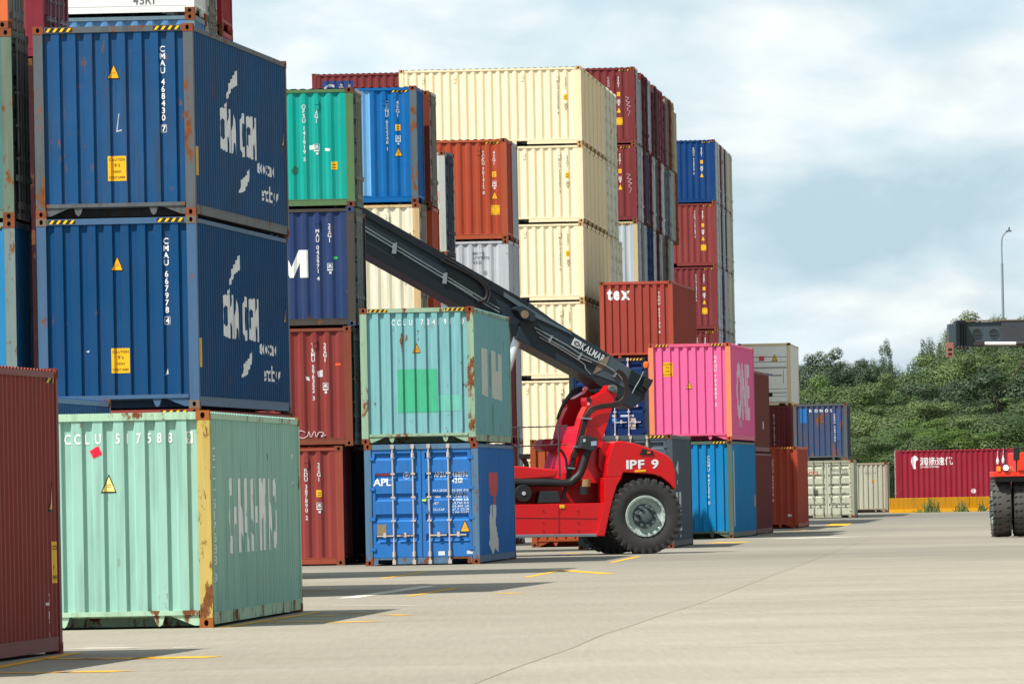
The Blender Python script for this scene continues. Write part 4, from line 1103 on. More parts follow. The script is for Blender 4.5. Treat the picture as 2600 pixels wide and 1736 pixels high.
# ------------------------------------------------------------------ yellow barrier, weeds, mast
A = gnd(2256, 1308); dB = A.y
w_ = thing('barrier_wall', 'long low yellow concrete barrier in front of the crimson container', 'barrier', (at(2258, 1300, 436).x, 436, 0), -.02)
b = MB()
for k in range(5):
    x0 = k * 2.02
    b.prism([(x0, 0), (x0 + 2.0, 0), (x0 + 2.0, .74), (x0, .74)], 0, .42)
b.build('barrier_block', paint('c68a0a', .0, .6, .8, .3), w_, bevel=.02)
b = MB(); b.box(-.02, 10.1, -.10, -.003, 0, .17); b.build('barrier_foot', paint('e8aa18', 0, .3, .8, .3), w_, bevel=.01)
def leaf_material(c1, c2, name='foliage'):
    m, nt, b = principled(name); v = objvec(nt)
    g = nt.nodes.new('ShaderNodeNewGeometry')
    o = mix(nt, ramp(nt, noise(nt, v, .55, 3, .6), .35, .65), c1 + (1,), c2 + (1,))
    pr = mix(nt, g.outputs['Random Per Island'], tuple(x * .6 for x in c1) + (1,), tuple(min(1, x * 1.5) for x in c2) + (1,))
    o = mix(nt, .3, o, pr)
    nt.links.new(o, b.inputs['Base Color']); b.inputs['Roughness'].default_value = .6
    t = nt.nodes.new('ShaderNodeBsdfTranslucent'); nt.links.new(o, t.inputs[0])
    ms = nt.nodes.new('ShaderNodeMixShader'); ms.inputs[0].default_value = .12
    nt.links.new(b.outputs[0], ms.inputs[1]); nt.links.new(t.outputs[0], ms.inputs[2])
    nt.links.new(ms.outputs[0], nt.nodes['Material Output'].inputs[0]); return m
WEED = leaf_material((.07, .10, .02), (.16, .19, .05))
for k, (px, w, h, lb) in enumerate(((2362, 1.1, 1.05, 'widest clump of weeds growing against the yellow barrier'), (2442, .6, .95, 'narrow tall weed against the yellow barrier, middle one'), (2493, .45, .9, 'thin weed against the yellow barrier beside the big tyre'))):
    P = at(px, 1300, 435.2); b = MB()
    for q in range(int(50 * w)):
        x = random.gauss(0, w * .28); y = random.uniform(-.25, .2); hh = .8 * h * random.uniform(.25, 1) * max(.3, 1 - abs(x) / w); a = random.uniform(-.25, .25); wd = random.uniform(.02, .05)
        b.face([(x - wd, y, 0), (x + wd, y, 0), (x + a + wd * .3, y + random.uniform(-.1, .1), hh), (x + a - wd * .5, y, hh * .96)])
    o = b.build('weed', WEED); o.location = (P.x, P.y, 0); tag(o, lb, 'weed', 'weeds along the yellow barrier')
P = at(2546, 760, 640); s = 22000 / 640
ms_ = thing('light_mast', 'tall thin lamp mast with curved top rising behind the trees at the right', 'lamp mast', (P.x, P.y, 0))
b = MB(); zt = at(2546, 600, 640).z
b.cyl((0, 0, 0), (0, 0, zt - 2), .14, 10, .09)
b.tube([(0, 0, zt - 2.1), (0, 0, zt - .6), (.06, 0, zt - .1), (.25, 0, zt + .22), (.5, 0, zt + .38)], .055, 6); b.build('mast_pole', plain('8d979b', .5, .2), ms_)
b = MB(); b.box(.35, .75, -.15, .15, zt + .32, zt + .44); b.box(.52, .64, -.08, .08, zt + .44, zt + .66); b.build('lamp_head', plain('5d686c', .5), ms_)

# ------------------------------------------------------------------ trees
def crown_mesh(seed, w, h, z0, nleaf, dens, leaf=.34, tall=False):
    R = random.Random(seed); b = MB(); blobs = []
    n = 22 if not tall else 18
    for k in range(n):
        t = R.random(); z = z0 + (h - z0) * (.12 + .80 * t)
        prof = math.sqrt(max(0.0, 1 - (t * .97) ** 2.2)) if not tall else (1 - t) * .9 + .15
        a = R.uniform(0, 2 * pi); r = w * .5 * prof * R.uniform(.45, .95)
        blobs.append((Vector((r * cos(a), r * sin(a) * .8, z)), R.uniform(.11, .20) * w * (1 if not tall else .6)))
    for k in range(9):    # ragged upper twigs
        a = R.uniform(0, 2 * pi); r = w * .36 * R.random()
        blobs.append((Vector((r * cos(a), r * sin(a), h * R.uniform(.92, 1.06) - r * .25)), R.uniform(.04, .09) * w))
    tot = sum(q[1] ** 2 for q in blobs)
    for c, r in blobs:
        m = int(nleaf * r * r / tot * (.55 if c.z < h * .35 else 1.1))
        for q in range(m):
            d = Vector((R.gauss(0, 1), R.gauss(0, 1), R.gauss(0, 1))).normalized()
            rr = r * (R.random() ** .22) * R.uniform(.85, 1.15)
            p = c + Vector((d.x * rr, d.y * rr, d.z * rr * .85))
            nrm = (d * 2.2 + Vector((0, 0, .5)) + Vector((R.uniform(-1, 1), R.uniform(-1, 1), R.uniform(-.6, 1.0)))).normalized()
            u = nrm.orthogonal().normalized(); v = nrm.cross(u); an = R.uniform(0, pi); u, v = u * cos(an) + v * sin(an), v * cos(an) - u * sin(an)
            l = leaf * R.uniform(.5, 1.15); wd = l * R.uniform(.3, .5)
            b.face([p - u * l * .5, p + v * wd * .5, p + u * l * .5, p - v * wd * .5])
    return b.mesh('crown')
def trunk_mesh(seed, w, h):
    R = random.Random(seed); b = MB()
    b.cyl((0, 0, 0), (.1, 0, h * .45), .16 + w * .012, 9, .12)
    b.cyl((.1, 0, h * .45), (.0, .1, h * .9), .12, 7, .03)
    for k in range(9):
        z = h * R.uniform(.2, .6); a = R.uniform(0, 2 * pi); l = w * R.uniform(.25, .42)
        b.tube([(.05, 0, z), (cos(a) * l * .5, sin(a) * l * .5, z + l * .35), (cos(a) * l, sin(a) * l, z + l * .9)], .05, 5)
    return b.mesh('trunk')
LF = {'mid': leaf_material((.030, .062, .012), (.074, .122, .028)), 'olive': leaf_material((.046, .078, .016), (.108, .155, .038)),
      'dark': leaf_material((.012, .030, .010), (.040, .072, .022)), 'blue': leaf_material((.024, .052, .022), (.058, .098, .040)), 'fresh': leaf_material((.042, .090, .008), (.092, .160, .018))}
BARK = plain('5a5044', .9, 0, .2)
VAR = {}
def tree(px, ytop, d, w, kind, variant, label, cat='tree', tall=False, rot=0.0):
    P = at(px, ytop, d); h = P.z
    key = (variant, tall)
    if key not in VAR: VAR[key] = (crown_mesh(variant, 8.0, 9.0, .9, 60000 if not tall else 16000, 1, .165, tall), trunk_mesh(variant, 8.0, 9.0))
    cm, tm = VAR[key]
    t = thing('tree' if cat == 'tree' else 'bush', label, cat, (P.x, P.y, 0), rot, 'trees and bushes beyond the yard')
    for nm, me, mt in (('crown', cm, LF[kind]), ('trunk', tm, BARK)):
        o = obj(nm, me, mt, t); o.scale = (w / 8.0, w / 8.0, h / 9.0 / 1.03)
T = [
 (1990, 985, 560, 7, 'mid', 1, 'green bush top just left of the slate blue container'), (2050, 985, 540, 8, 'mid', 2, 'rounded bush behind the far end of the white refrigerated container'),
 (2062, 915, 600, 8, 'dark', 3, 'dark tree with feathery top, leftmost of the far row'), (2115, 905, 600, 8, 'blue', 4, 'bluish dark tree, second of the far row from the left'),
 (2085, 965, 545, 9, 'fresh', 5, 'fresh green rounded tree above the slate blue container'), (2165, 920, 600, 8, 'dark', 1, 'dark tree in the far row above the end of the slate blue container'),
 (2215, 915, 610, 7, 'dark', 2, 'dark spiky tree in the far row before the gap'), (2240, 885, 612, 3.5, 'blue', 6, 'thin pointed tree standing up in the far row, right of the slate blue container', True),
 (2190, 985, 540, 10, 'mid', 6, 'broad green bush behind the slate blue container end'), (2265, 960, 570, 9, 'olive', 3, 'olive rounded tree in the middle of the wood'),
 (2310, 930, 600, 7, 'blue', 5, 'small bluish tree in the dip of the skyline'), (2352, 870, 620, 4.5, 'blue', 8, 'slim pointed tree left of the big right hand tree', True),
 (2350, 955, 580, 9, 'mid', 4, 'green tree below the slim pointed one'), (2240, 1035, 520, 10, 'olive', 2, 'olive bush just right of the slate blue container'),
 (2325, 1020, 515, 11, 'olive', 1, 'large olive bush above the left end of the crimson container'), (2200, 1105, 500, 8, 'mid', 3, 'low bush above the pale closed container end'),
 (2275, 1095, 492, 9, 'mid', 5, 'low bush directly above the logo of the crimson container'), (2370, 1075, 495, 10, 'fresh', 4, 'light green bush above the middle of the crimson container'),
 (2460, 1060, 500, 11, 'olive', 6, 'wide bush above the right half of the crimson container'), (2545, 1040, 500, 11, 'mid', 2, 'bush above the red second machine at the right edge'),
 (2410, 900, 560, 9, 'mid', 6, 'dense tree under the end of the grey spreader'), (2480, 870, 550, 11, 'olive', 5, 'olive tree below the two round holes of the spreader'),
 (2440, 970, 530, 11, 'dark', 1, 'dark tree between the spreader and the crimson container'), (2530, 940, 530, 12, 'dark', 3, 'dark tree at the right edge above the machine'),
 (2500, 803, 590, 11, 'olive', 7, 'big tree whose crown shows above the grey spreader'), (2590, 830, 580, 12, 'dark', 4, 'tall dark tree at the right edge behind the spreader'),
 (2660, 860, 560, 12, 'mid', 2, 'tree just outside the right edge'), (2430, 835, 600, 6, 'olive', 8, 'leafy top sticking out left of the spreader end'),
 (2620, 1010, 505, 12, 'mid', 1, 'bush just outside the right edge behind the machine'), (1930, 1010, 590, 9, 'mid', 4, 'bush behind the far white refrigerated container')]
for q in T: tree(q[0], q[1], q[2], q[3], q[4], q[5], q[6], tall=len(q) > 7, rot=(q[0] * 37 % 628) / 100.0)
b = MB(); R_ = random.Random(3)
for k in range(9000):
    x = R_.uniform(14, 62); y = R_.uniform(468, 485) ; hh = R_.uniform(.3, 1.6) * (1 + .5 * sin(x * .7)); a = R_.uniform(-.3, .3)
    b.face([(x - .12, y, 0), (x + .12, y, 0), (x + a + .04, y + .2, hh), (x + a - .04, y - .1, hh)])
tag(b.build('undergrowth', LF['mid']), 'rough green undergrowth at the foot of the trees', 'undergrowth', kind='stuff')
# ------------------------------------------------------------------ reach stacker in front of the cream wall
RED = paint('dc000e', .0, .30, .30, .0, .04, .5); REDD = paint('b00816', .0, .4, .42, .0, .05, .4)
BOOM = paint('25333c', .0, .2, .45, .0, .05, .3); BOOMD = paint('1a2329', .0, .2, .5, .0, .05, .25)
BLK = plain('17181a', .55, 0, .15); RUB = plain('343332', .85, 0, .2); RUBD = plain('1e1e1f', .9, 0, .15)
RIM = paint('b4c4bc', .10, .5, .5, .3); HUB = paint('59676a', .15, .6, .6, .3)
STEEL = plain('9aa3a6', .35, .6, .1); TAN = paint('8a7a66', .2, .5, .7, .3); CHROME = plain('e8ecf0', .2, .3, .02)
YAW = .253
O0 = at(1641.6, 1406, 203); O0.z = 0
cY, sY = cos(YAW), sin(YAW)
def LC(px, py, w):
    """photo point at lateral offset w (0 = near side) -> machine coordinates"""
    u, v = uv(px, py)
    x = (u / F * (O0.y + w * cY) - O0.x + w * sY) / (cY - u * sY / F)
    d = O0.y + x * sY + w * cY
    return Vector((x, w, CH + (VH - v) / F * d))
def I_(a, b): return (1280 + a / 2.904, 900 + b / 2.904)
def N_(a, b): return (1300 + a / 6.533, 960 + b / 6.533)
def R__(a, b): return (1280 + a / 5.2275, 700 + b / 5.2275)
rs = thing('reach_stacker', 'red reach stacker with dark raised boom, parked side on between the container stacks', 'reach stacker', O0, YAW)
def plate(pts, w0, w1, name, mat, wref=None, parent=rs, bevel=.012, cv=I_):
    P = [LC(*cv(*p), wref if wref is not None else w0) for p in pts]
    b = MB(); b.prism([(p.x, p.z) for p in P], w0, w1); return b.build(name, mat, parent, bevel=bevel)
def tyre_parts(parent, r, wd, mat4, rimr, hubr, near=True, nm='wheel', lug=1.0):
    wh = bpy.data.objects.new(nm, None); COL.objects.link(wh); wh.parent = parent; wh.matrix_local = mat4; wh.empty_display_size = .2
    b = MB(); h = wd / 2
    prof = [(rimr, -h * .82), (rimr + .03, -h * .92), (r * .72, -h * 1.04), (r * .88, -h * 1.03), (r * .955, -h * .93), (r * .975, -h * .5), (r * .975, h * .5), (r * .955, h * .93), (r * .88, h * 1.03), (r * .72, h * 1.04), (rimr + .03, h * .92), (rimr, h * .82)]
    b.lathe(prof, 48)
    n = 30
    if lug < .5:
        gb = MB()
        for k in range(26):
            for sd, yy in ((-1, -h * .62), (1, h * .30), (1, h * .88)):
                t = 2 * pi * (k + .5 * (yy > 0)) / 26
                gb.box(-.016, .016, -h * .20, h * .20, -.004, .003, Matrix.Rotation(-t, 4, 'Y') @ Matrix.Translation((r * .975, yy, 0)) @ Matrix.Rotation(.35, 4, 'X') @ Matrix.Rotation(pi / 2, 4, 'Y'))
    for k in range(n if lug > .5 else 0):
        for sd in (-1, 1):
            t = 2 * pi * (k + (.5 if sd > 0 else 0)) / n
            M = Matrix.Rotation(-t, 4, 'Y') @ Matrix.Translation((r * .965, sd * h * .56, 0)) @ Matrix.Rotation(sd * .35, 4, 'X')
            tw_ = .035 if lug > .5 else .072
            b.box(-tw_, tw_, -h * .46, h * .46, -r * .062 * lug, r * (.035 + .027 * lug), M)
            M = Matrix.Rotation(-t, 4, 'Y') @ Matrix.Translation((r * .905, sd * h * .985, 0))
            tw_ = .055 if lug > .5 else .074
            b.box(-tw_, tw_, -.014, .022 if sd > 0 else .014, -r * .045, r * .045, M)
    ty = b.build('tyre', RUB if lug > .5 else plain('4a4743', .85, 0, .15), wh, smooth=.6)
    if lug < .5: gb.build('tread_groove', DARK, ty)
    s = -1 if near else 1
    b = MB()
    b.lathe([(rimr + .012, s * h * .86), (rimr - .0, s * h * .98), (rimr - .05, s * h * .95), (rimr - .07, s * h * .62), (hubr + .05, s * h * .55), (hubr, s * h * .50), (.0, s * h * .5)], 40)
    for k in range(20):
        t = 2 * pi * k / 20; c = Vector((cos(t) * (rimr - .03), s * h * .97, sin(t) * (rimr - .03))); b.cyl(c, c + Vector((0, s * .02, 0)), .012, 6)
    b.build('rim', RIM, wh, smooth=.5)
    b = MB(); b.lathe([(hubr, s * h * .52), (hubr * .92, s * h * .72), (hubr * .55, s * h * .80), (hubr * .5, s * h * 1.02), (hubr * .28, s * h * 1.08), (0, s * h * 1.09)], 24)
    for k in range(9):
        t = 2 * pi * k / 9; c = Vector((cos(t) * hubr * .80, s * h * .6, sin(t) * hubr * .80)); b.cyl(c, c + Vector((0, s * .16, 0)), .042, 8)
    b.build('hub', HUB, wh, smooth=.5)
    return wh
cw = LC(1641.6, 1315, 0)
RT = .885
tyre_parts(rs, RT, .52, Matrix.Translation((0.0, .26, RT)), .475, .29)
tyre_parts(rs, RT, .52, Matrix.Translation((0.0, 2.95, RT)), .475, .29, near=False)
for w_ in (-.35, .25, 2.85, 3.45): tyre_parts(rs, RT, .52, Matrix.Translation((-6.0, w_, RT)), .475, .29, near=w_ < 1)
b = MB(); b.cyl((0, .4, RT), (0, 2.9, RT), .14, 12); b.cyl((-6, 0, RT), (-6, 3.3, RT), .2, 12); b.build('axle', BLK, rs)
# lower chassis
tk = plate([(-620, 1118), (735, 1092), (700, 1250), (682, 1322), (-620, 1352)], .06, .95, 'side_tank', RED)
plate([(-620, 1335), (682, 1318), (690, 1340), (-620, 1358)], .02, .55, 'step_bar', plain('7c828a', .5, .3), wref=.03)
for sp in ([(403, 1112), (407, 1112), (405, 1326), (401, 1326)], [(60, 1200), (690, 1206), (690, 1209), (60, 1203)]): plate(sp, .052, .06, 'panel_seam', plain('5a0408', .7, 0, 0), wref=.055, bevel=0, parent=tk)
for a in (290, 405, 545):
    for bq in (1148, 1235, 1295):
        p = LC(*I_(a, bq), .05); b = MB(); b.cyl((p.x, .062, p.z), (p.x, .045, p.z), .022, 8); b.build('bolt', REDD, tk)
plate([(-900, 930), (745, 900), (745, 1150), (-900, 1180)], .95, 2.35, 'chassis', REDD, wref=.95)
plate([(-620, 800), (115, 822), (300, 838), (402, 848), (386, 902), (300, 910), (115, 925), (-620, 940)], .30, 1.6, 'deck', RED, bevel=.04)
b = MB(); o_ = LC(*I_(-400, 600), .3); 
b.box(-6.6, -4.9, .9, 2.4, 1.3, 3.1); cab = b.build('cab', BOOMD, rs, bevel=.05)
b = MB(); b.box(-6.62, -4.88, 1.0, 2.3, 2.0, 2.9); b.box(-6.4, -5.1, .88, 2.42, 2.0, 2.9); b.build('window', plain('10161a', .1, .2, 0), cab)
# rear hood with rounded tail, over the wheel
hood = [(752, 905), (758, 800), (775, 735), (806, 655), (822, 640), (872, 636), (960, 652), (1040, 678), (1110, 702), (1175, 728), (1215, 752), (1240, 783), (1256, 830), (1264, 880), (1266, 1000),
        (1250, 985), (1214, 944), (1160, 902), (1100, 882), (880, 868), (866, 905)]
hd = plate(hood, .02, 3.15, 'rear_hood', RED, bevel=.035)
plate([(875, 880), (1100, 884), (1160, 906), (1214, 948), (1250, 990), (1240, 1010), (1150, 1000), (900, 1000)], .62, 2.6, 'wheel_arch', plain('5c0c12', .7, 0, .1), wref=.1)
plate([(738, 905), (870, 903), (832, 965), (806, 1050), (786, 1130), (742, 1337), (678, 1334), (712, 1210), (737, 1092)], .0, .62, 'mudguard', RED, bevel=.02)
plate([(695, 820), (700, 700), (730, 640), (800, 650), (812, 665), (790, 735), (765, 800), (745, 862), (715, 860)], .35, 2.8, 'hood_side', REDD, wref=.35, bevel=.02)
p0, p1 = LC(*I_(902, 842), .0), LC(*I_(1137, 836), .0)
def side_text(txt, A, B, w, h, mat, name, parent, sx=None, bold=False):
    g = text2d(txt, h, 1.0, .10); ex = Vector((B.x - A.x, 0, B.z - A.z)); Lg = ex.length; ex.normalize(); ez = Vector((-ex.z, 0, ex.x))
    k = Lg / g[2] if sx is None else sx
    V = [Vector((A.x, 0, A.z)) + ex * a * k + ez * c for a, c in g[0]]
    me = bpy.data.meshes.new(name); me.from_pydata([(v.x, w, v.z) for v in V], [], g[1]); return obj(name, me, mat, parent)
WHT = plain('f6f2f2', .5, 0, .02)
side_text('IPF 9', p0, p1, .012, .20, WHT, 'fleet_number', hd)
side_text('IPF 9', p0 + Vector((.012, 0, .006)), p1 + Vector((.012, 0, .006)), .0135, .20, WHT, 'fleet_number', hd)
plate([(965, 852), (1046, 848), (1046, 864), (965, 868)], .0, .03, 'reflector', plain('f5b800', .4, 0, .02), parent=hd)
plate([(410, 1107), (447, 1107), (447, 1132), (410, 1132)], .04, .08, 'reflector', plain('f0c000', .4, 0, .02), parent=tk)
wl_ = plate([(1000, 738), (1018, 692), (1098, 708), (1104, 742)], .0, .22, 'work_light', BLK, parent=rs)
plate([(1055, 712), (1080, 712), (1080, 730), (1055, 730)], -.012, .0, 'indicator', plain('f05a10', .3, 0, 0), parent=wl_)
# tower
tower = [(1605, 118), (1530, 222), (1440, 268), (1360, 318), (1300, 325), (1232, 322), (1222, 380), (1240, 470), (1185, 580), (1150, 660), (1085, 900), (1050, 1080), (965, 1300), (900, 1560), (880, 1700), (1400, 1740), (1560, 1700), (1560, 1400), (1460, 1200), (1500, 1040), (1545, 880), (1600, 700), (1645, 540), (1690, 400), (1742, 290), (1735, 140), (1680, 118)]
notch = 790
up = [p for p in tower if True]
def clip(poly, yc, keep_top):
    out = []
    for (x0, y0), (x1, y1) in zip(poly, poly[1:] + poly[:1]):
        i0, i1 = (y0 <= yc) == keep_top, (y1 <= yc) == keep_top
        if i0: out.append((x0, y0))
        if i0 != i1: t = (yc - y0) / (y1 - y0); out.append((x0 + (x1 - x0) * t, yc))
    return out
top = clip(tower, notch, True); low = clip(tower, notch, False)
plate(top, .55, 1.02, 'tower_arm', RED, cv=N_, wref=.55, bevel=.008)
plate(top, 2.30, 2.75, 'tower_arm', RED, cv=N_, wref=.55, bevel=.008)
plate(low, .55, 2.75, 'tower', RED, cv=N_, wref=.55, bevel=.008)
plate([(1180, 560), (1150, 660), (1100, 850), (1330, 850), (1400, 560)], 1.02, 2.30, 'tower_web', REDD, cv=N_, wref=.55, bevel=0) if False else None
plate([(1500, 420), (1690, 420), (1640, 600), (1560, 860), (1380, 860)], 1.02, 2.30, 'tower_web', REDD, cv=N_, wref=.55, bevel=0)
for q in ((1275, 352, .055, BLK), ):
    p = LC(*N_(q[0], q[1]), .55); b = MB(); b.cyl((p.x, .548, p.z), (p.x, .535, p.z), q[2], 14); b.build('eye_hole', q[3], rs)
plate([(1255, 402), (1292, 402), (1292, 455), (1255, 455)], .54, .56, 'sticker', plain('d8b8c0'), cv=N_, wref=.54)
plate([(1612, 118), (1690, 112), (1738, 150), (1736, 235), (1680, 250), (1640, 215), (1605, 165)], .44, .60, 'pivot_plate', TAN, cv=N_, wref=.5)
b = MB(); p = LC(*N_(1662, 175), .42)
b.cyl((p.x, .40, p.z), (p.x, 2.9, p.z), .07, 14); b.build('pivot_pin', HUB, rs)
# boom
bo = plate([(345, 358), (640, 575), (1400, 1045), (1690, 1240), (1975, 1384), (1925, 1470), (1880, 1555), (1865, 1640), (1690, 1765), (1540, 1680), (1400, 1600), (1300, 1480), (1080, 1330), (850, 1205), (158, 834), (205, 680)], 1.0, 2.25, 'boom', BOOM, cv=R__, wref=1.0, bevel=.02)
inner = plate([(560, 320), (926, 530), (1352, 776), (1322, 856), (926, 637), (560, 425)], 1.10, 2.15, 'boom_extension', BOOM, cv=lambda a, b_: (a, b_), wref=1.1, bevel=.02)
plate([(560, 318), (926, 528), (1352, 773), (1345, 792), (926, 549), (560, 339)], 1.04, 2.21, 'boom_flange', BOOMD, cv=lambda a, b_: (a, b_), wref=1.04, bevel=.01, parent=inner)
plate([(560, 401), (926, 613), (1330, 838), (1322, 860), (926, 640), (560, 428)], 1.04, 2.21, 'boom_flange', BOOMD, cv=lambda a, b_: (a, b_), wref=1.04, bevel=.01, parent=inner)
plate([(590, 330), (520, 290), (470, 330), (480, 470), (560, 440)], 1.0, 2.25, 'boom_head', BOOMD, cv=lambda a, b_: (a, b_), wref=1.0, bevel=.02)
# raised strip along the top of the outer boom, its doubler plates
plate([(0, 215), (600, 595), (880, 745), (905, 800), (870, 770), (600, 640), (420, 560), (180, 400), (0, 280)], .96, 1.02, 'boom_rail', plain('56656d', .35, .2, .1), cv=R__, wref=.97, bevel=.005, parent=bo)
plate([(1370, 1065), (1400, 1060), (1690, 1240), (1610, 1500), (1450, 1400), (1180, 1300), (1240, 1180), (1330, 1150)], .985, 1.0, 'doubler_plate', plain('46565f', .4, .1, .1), cv=R__, wref=.99, bevel=0, parent=bo)
plate([(1340, 1085), (1405, 1062), (1360, 1180), (1290, 1250), (1180, 1305), (1235, 1180)], .975, .984, 'worn_plate', TAN, cv=R__, wref=.98, bevel=0, parent=bo)
plate([(110, 440), (175, 408), (250, 398), (405, 492), (415, 520), (415, 590), (400, 612), (300, 590), (235, 545), (190, 470)], .72, 1.0, 'cylinder_bracket', BOOM, cv=R__, wref=.72, bevel=.01)
p = LC(*R__(276, 512), .71); b = MB(); b.cyl((p.x, .722, p.z), (p.x, .70, p.z), .095, 16); b.build('pin_cap', TAN, rs)
a0, a1 = LC(*R__(262, 560), 1.3), LC(1225, 1120, 1.3)
am = a0.lerp(a1, .5)
for w_ in (1.25, 2.0):
    b = MB(); b.cyl((a0.x, w_, a0.z), (am.x, w_, am.z), .105, 16); cy_ = b.build('lift_cylinder_rod', CHROME, rs, smooth=.6)
    b = MB(); b.cyl((am.x, w_, am.z), (a1.x, w_, a1.z), .17, 16); b.build('lift_cylinder', BOOMD, rs, smooth=.6)
def hose(pts, w, r, name, mat, cv, dw=0, parent=rs):
    b = MB(); b.tube([LC(*cv(*p), w + dw * k) for k, p in enumerate(pts)], r, 7); return b.build(name, mat, parent, smooth=1.0)
XY = lambda a, b_: (a, b_)
for dy in (0, 9): hose([(900, 560 + dy), (1008, 626 + dy), (1130, 700 + dy), (1222, 757 + dy), (1268, 784 + dy)], 1.03, .016, 'hydraulic_pipe', STEEL, XY, parent=inner)
hose([(900, 571), (1006, 634), (1130, 708), (1200, 748)], 1.03, .012, 'hydraulic_pipe', STEEL, XY, parent=inner)
for (x, y) in ((1002, 624), (1130, 700)): plate([(x - 4, y - 6), (x + 6, y - 8), (x + 4, y + 20), (x - 6, y + 20)], 1.0, 1.06, 'pipe_clamp', STEEL, cv=XY, wref=1.0, parent=inner, bevel=0)
hose([(1120, 660), (1180, 690), (1218, 714), (1236, 738), (1232, 760), (1212, 766)], 1.0, .045, 'hose_loop', BLK, XY, parent=inner)
hose([(1128, 655), (1190, 690), (1228, 716), (1245, 742), (1238, 768)], .98, .03, 'hose_loop', BLK, XY, parent=inner)
hose([(400, 685), (620, 805), (830, 920), (1020, 1045), (1180, 1120), (1340, 1190), (1490, 1285), (1570, 1380)], .95, .018, 'hydraulic_pipe', STEEL, R__, parent=bo)
hose([(430, 740), (600, 850), (800, 965), (980, 1075), (1160, 1150)], .95, .018, 'hydraulic_pipe', STEEL, R__, parent=bo)
hose([(470, 815), (600, 885), (780, 990), (1050, 1165), (1080, 1230), (1150, 1310)], .95, .015, 'hydraulic_pipe', STEEL, R__, parent=bo)
for (x, y) in ((610, 830), (1000, 1060), (1475, 1290)): plate([(x + 22, y - 42), (x + 42, y - 30), (x - 8, y + 60), (x - 32, y + 48)], .93, .99, 'pipe_clamp', STEEL, cv=R__, wref=.95, parent=bo, bevel=0)
plate([(935, 822), (1035, 880), (995, 970), (890, 912)], .984, .996, 'logo_panel', plain('d4d8da', .5), cv=R__, wref=.99, parent=bo, bevel=0)
hose([(1000, 930), (985, 885), (945, 870), (935, 900), (965, 925), (985, 915)], .982, .012, 'logo_swirl', BLK, R__, parent=bo)
ka, kb = LC(*R__(1006, 968), .98), LC(*R__(1305, 1148), .98)
side_text('KALMAR', ka, kb, .980, .165, plain('d8dadc', .5), 'maker_lettering', bo)
# heel clutter
plate([(1690, 1250), (1965, 1390), (1925, 1465), (1880, 1555), (1630, 1430)], .93, 1.0, 'heel_plate', BOOMD, cv=R__, wref=.95, parent=bo)
hose([(1850, 1270), (1800, 1380), (1740, 1480), (1700, 1560)], .91, .012, 'heel_cable', STEEL, R__, parent=bo)
plate([(1868, 1360), (1975, 1380), (1950, 1440), (1900, 1520), (1840, 1470)], .80, 1.3, 'heel_bracket', BLK, cv=R__, wref=.85)
p = LC(1641, 926, 1.0); b = MB(); b.lathe([(0, .0), (.06, .0), (.075, .09), (.06, .13), (0, .15)], 14, Matrix.Translation((p.x, 1.0, p.z - .07)) @ Matrix.Rotation(pi / 2, 4, 'X')); b.build('beacon', plain('ff6a10', .3, 0, 0), rs, smooth=.8)
b = MB(); b.cyl((p.x, 1.0, p.z - .07), (p.x - .03, 1.0, p.z - .5), .02, 6); b.build('beacon_stem', BLK, rs)
# hoses down the tower
for k in range(4):
    o = k * 15
    hose([(822 + o * .5, 120 - o * .2), (872 + o * .5, 165 - o * .3), (892 + o * .45, 235), (880 + o * .4, 310 + o * .25), (828 + o * .2, 352 + o * .5), (700, 372 + o * .55), (632 + o * .3, 398 + o * .6), (588 + o * .6, 470 + o * .2), (560 + o * .6, 580), (520 + o * .6, 700),
          (482 + o * .5, 830), (442 + o * .4, 990), (425 + o * .4, 1060)], .47 - .0 * k, .021, 'hydraulic_hose', plain('2a1a18', .5, 0, .2), I_)
for (x, y) in ((595, 470), (535, 680), (470, 835)):
    plate([(x - 14, y - 8), (x + 52, y - 2), (x + 50, y + 8), (x - 16, y + 4)], .40, .56, 'hose_clamp', STEEL, wref=.42, bevel=0)
for k in range(3): hose([(575, 238 + k * 12), (510, 262 + k * 14), (462, 320 + k * 12), (430, 372 + k * 10), (402, 440 + k * 8), (392, 480)], 2.2 - .15 * k, .028, 'hydraulic_hose', BLK, I_)
hose([(400, 690), (430, 720), (455, 770), (462, 850)], .42, .03, 'hydraulic_hose', BLK, I_)
# air intake, filters, fan, battery box
hose([(-60, 925), (115, 942), (300, 942), (470, 946), (520, 915), (560, 872), (592, 780), (618, 700)], .30, .095, 'air_pipe', BLK, I_)
plate([(562, 690), (585, 600), (600, 592), (690, 615), (688, 668), (668, 710), (640, 708)], .12, .52, 'air_cleaner', plain('26292c', .45, 0, .1), wref=.12, bevel=.02)
plate([(640, 640), (680, 636), (682, 668), (642, 672)], .112, .12, 'sticker', plain('9db4cc', .4), wref=.12, bevel=0); plate([(583, 622), (600, 620), (600, 642), (583, 644)], .112, .12, 'sticker', plain('c4ccd4', .4), wref=.12, bevel=0)
p = LC(*I_(145, 1022), .15); b = MB(); b.lathe([(0, 0), (.19, 0), (.21, .05), (.21, .25), (0, .25)], 24, Matrix.Translation((p.x, .15, p.z))); fn = b.build('fan_housing', BLK, rs, smooth=.6)
b = MB(); b.cyl((p.x, .15, p.z), (p.x, .13, p.z), .045, 14); b.build('hub_cap', plain('c6ccd0', .4), fn)
plate([(272, 1008), (400, 1004), (416, 1088), (258, 1094)], .15, .6, 'battery_box', plain('22272a', .5, 0, .1), wref=.15, bevel=.015)
p = LC(*I_(602, 918), .3); q = LC(*I_(602, 972), .3); b = MB(); b.cyl((p.x, .3, p.z), (q.x, .3, q.z), .115, 16); b.build('filter', plain('9a7c52', .5), rs, smooth=.6)
